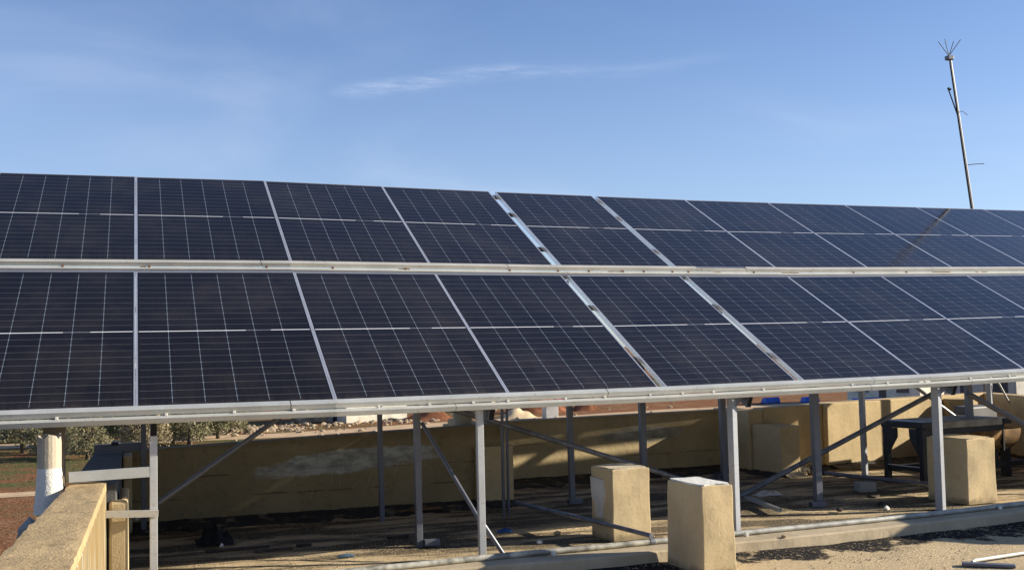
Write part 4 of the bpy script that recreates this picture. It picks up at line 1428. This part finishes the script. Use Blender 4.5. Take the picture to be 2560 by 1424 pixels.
# clutter behind the table
b = MB(); b.hexa([(9.55, 3.35, 0), (10.05, 3.48, 0), (10.0, 3.75, 0), (9.5, 3.62, 0)], [(9.55, 3.35, .72), (10.05, 3.48, .72), (10.0, 3.75, .72), (9.5, 3.62, .72)])
tag(b.build('air_cooler', simple('dull_grey_casing', (0.09, 0.09, 0.095), 0.6), bevel=0.02), 'dark grey casing standing behind the steel table', 'box')

# ------------------------------------------------------------------ debris on the roof floor
def junk(name, lab, cat, fn, mat, bevel=0.0):
    b = MB(); fn(b)
    return tag(b.build(name, mat, bevel=bevel), lab, cat)


def cloth(b, x, y, w_, d_, h, seed):
    n = 12
    vs = [(x + w_ * (i / n - .5), y + d_ * (j / n - .5), max(0.0, h * (1 - ((i / n - .5) ** 2 + (j / n - .5) ** 2) * 3.4) * (0.5 + noise.noise(Vector((i * .5, j * .5, seed)))) * 1.6) + 0.002) for j in range(n + 1) for i in range(n + 1)]
    b.add(vs, [(j * (n + 1) + i, j * (n + 1) + i + 1, (j + 1) * (n + 1) + i + 1, (j + 1) * (n + 1) + i) for j in range(n) for i in range(n)], True)


blackcloth = simple('black_cloth', (0.008, 0.008, 0.010), 0.9, 0, 0.4, 8)
darkwood = simple('burnt_wood', (0.035, 0.026, 0.020), 0.9, 0, 0.5, 10, 0.5)
junk('rag', 'crumpled black rag on the shaded floor at left', 'rag', lambda b: cloth(b, 0.60, 1.80, 0.30, 0.40, 0.10, 1), blackcloth)
junk('paper_scrap', 'small white paper scrap beside the black rag', 'paper', lambda b: b.add([(0.62, 1.52, 0.005), (0.66, 1.54, 0.005), (0.66, 1.58, 0.01), (0.64, 1.57, 0.03)], [(0, 1, 2, 3)]), 'white_plastic')
for i, (x, y, l_, a, lab) in enumerate(((0.86, 1.15, 0.30, 0.1, 'long charred stick lying on the floor at left'), (1.20, 1.28, 0.12, 0.0, 'short dark stick right of the long charred one'), (1.95, 1.33, 0.18, 0.1, 'dark stick on the floor left of the footed post'),
                                        (0.5, 1.32, 0.5, 0.05, 'grey lath lying behind the charred stick'))):
    junk('wood_scrap', lab, 'wood', lambda b: b.bar((x, y, .012), (x + l_ * math.cos(a), y + l_ * math.sin(a), .014), 0.035, 0.02), darkwood, 0.004)
def bottle(b):
    b.tube([(1.42, .66, .014), (1.435, .66, .014), (1.45, .66, .014), (1.50, .67, .014), (1.53, .67, .013), (1.55, .67, .010)], [.006, .008, .014, .015, .014, .009], 10)
junk('plastic_bottle', 'crushed blue-labelled plastic bottle on the floor between two front posts', 'bottle', bottle, simple('blue_label', (0.05, 0.10, 0.16), 0.4, 0, 0.4, 20))
junk('blue_cap', 'blue plastic scrap on the dark floor left of the ochre block', 'plastic', lambda b: cloth(b, 2.95, 1.28, 0.14, 0.10, 0.03, 4), simple('blue_plastic', (0.02, 0.08, 0.25), 0.4))
junk('brick_fragment', 'white chip of mortar on the floor left of the patched block', 'rubble', lambda b: rock_mesh(b, (3.02, 0.60, .015), .025, random.Random(4)), 'white_cement')
junk('brick_fragment', 'tan crumb behind the white chip', 'rubble', lambda b: rock_mesh(b, (3.30, 0.95, .015), .03, random.Random(5)), 'sand_mound')
junk('wood_scrap', 'brown board scraps at the foot of the back parapet by the thin post', 'wood', lambda b: (b.bar((2.35, 2.72, .02), (2.75, 2.62, .05), .10, .015), b.bar((2.45, 2.60, .03), (2.62, 2.78, .05), .07, .015)), simple('brown_board', (0.14, 0.075, 0.035), 0.9, 0, 0.4, 8))
cb = MB(); cb.hexa([(7.00, 2.02, 0), (7.18, 1.98, 0), (7.22, 2.14, 0), (7.04, 2.18, 0)], [(7.00, 2.02, .10), (7.18, 1.98, .10), (7.22, 2.14, .10), (7.04, 2.18, .10)])
tag(cb.build('cinder_block', 'cement', bevel=0.012), 'small grey cinder block with a chipped corner on the floor', 'block')
for x, y, lab, mt in ((6.10, 2.30, 'crumpled white plastic film on the sunlit strip of floor', 'white_plastic'), (6.0, 3.1, 'tangled grey cable heap in the corner by the far posts', 'brace')):
    junk('plastic_sheet' if mt == 'white_plastic' else 'cable_heap', lab, 'litter', lambda b: cloth(b, x, y, 0.30 if mt == 'white_plastic' else .5, 0.16, 0.04 if mt == 'white_plastic' else .12, x), mt)
for x, y, lab in ((6.66, 1.22, 'dark brown scrap left of the right block'), (6.55, 0.98, 'pale stone chip on the sunlit floor left of the right block'), (6.10, 1.05, 'small rusty lump near the foot of the middle post'), (6.95, 1.72, 'flat dark tile right of the cinder block'), (6.35, 1.78, 'flat dark tile left of the cinder block')):
    junk('rubble', lab, 'rubble', lambda b: rock_mesh(b, (x, y, .012), .03 if 'tile' not in lab else .06, random.Random(int(x * 100)), 0.7 if 'tile' not in lab else 0.2), 'white_cement' if 'pale' in lab else darkwood)
junk('rubble', 'rounded pebble on top of the curb right of the nearest block', 'rubble', lambda b: rock_mesh(b, (4.66, -0.33, .085), .022, random.Random(9)), 'stone')
def weed(b):
    r_ = random.Random(2)
    for k in range(60):
        a = r_.uniform(0, 6.28)
        l_ = r_.uniform(.08, .26)
        p = Vector((7.42 + r_.gauss(0, .05), 3.55 + r_.gauss(0, .04), 0))
        q = p + Vector((math.cos(a) * l_ * .6, math.sin(a) * l_ * .6, l_ * .7))
        s = Vector((-math.sin(a), math.cos(a), 0)) * .004
        b.add([p - s, p + s, q], [(0, 1, 2)])
junk('dry_weed', 'dark dead weed growing at the foot of the low buttress', 'plant', weed, darkwood)
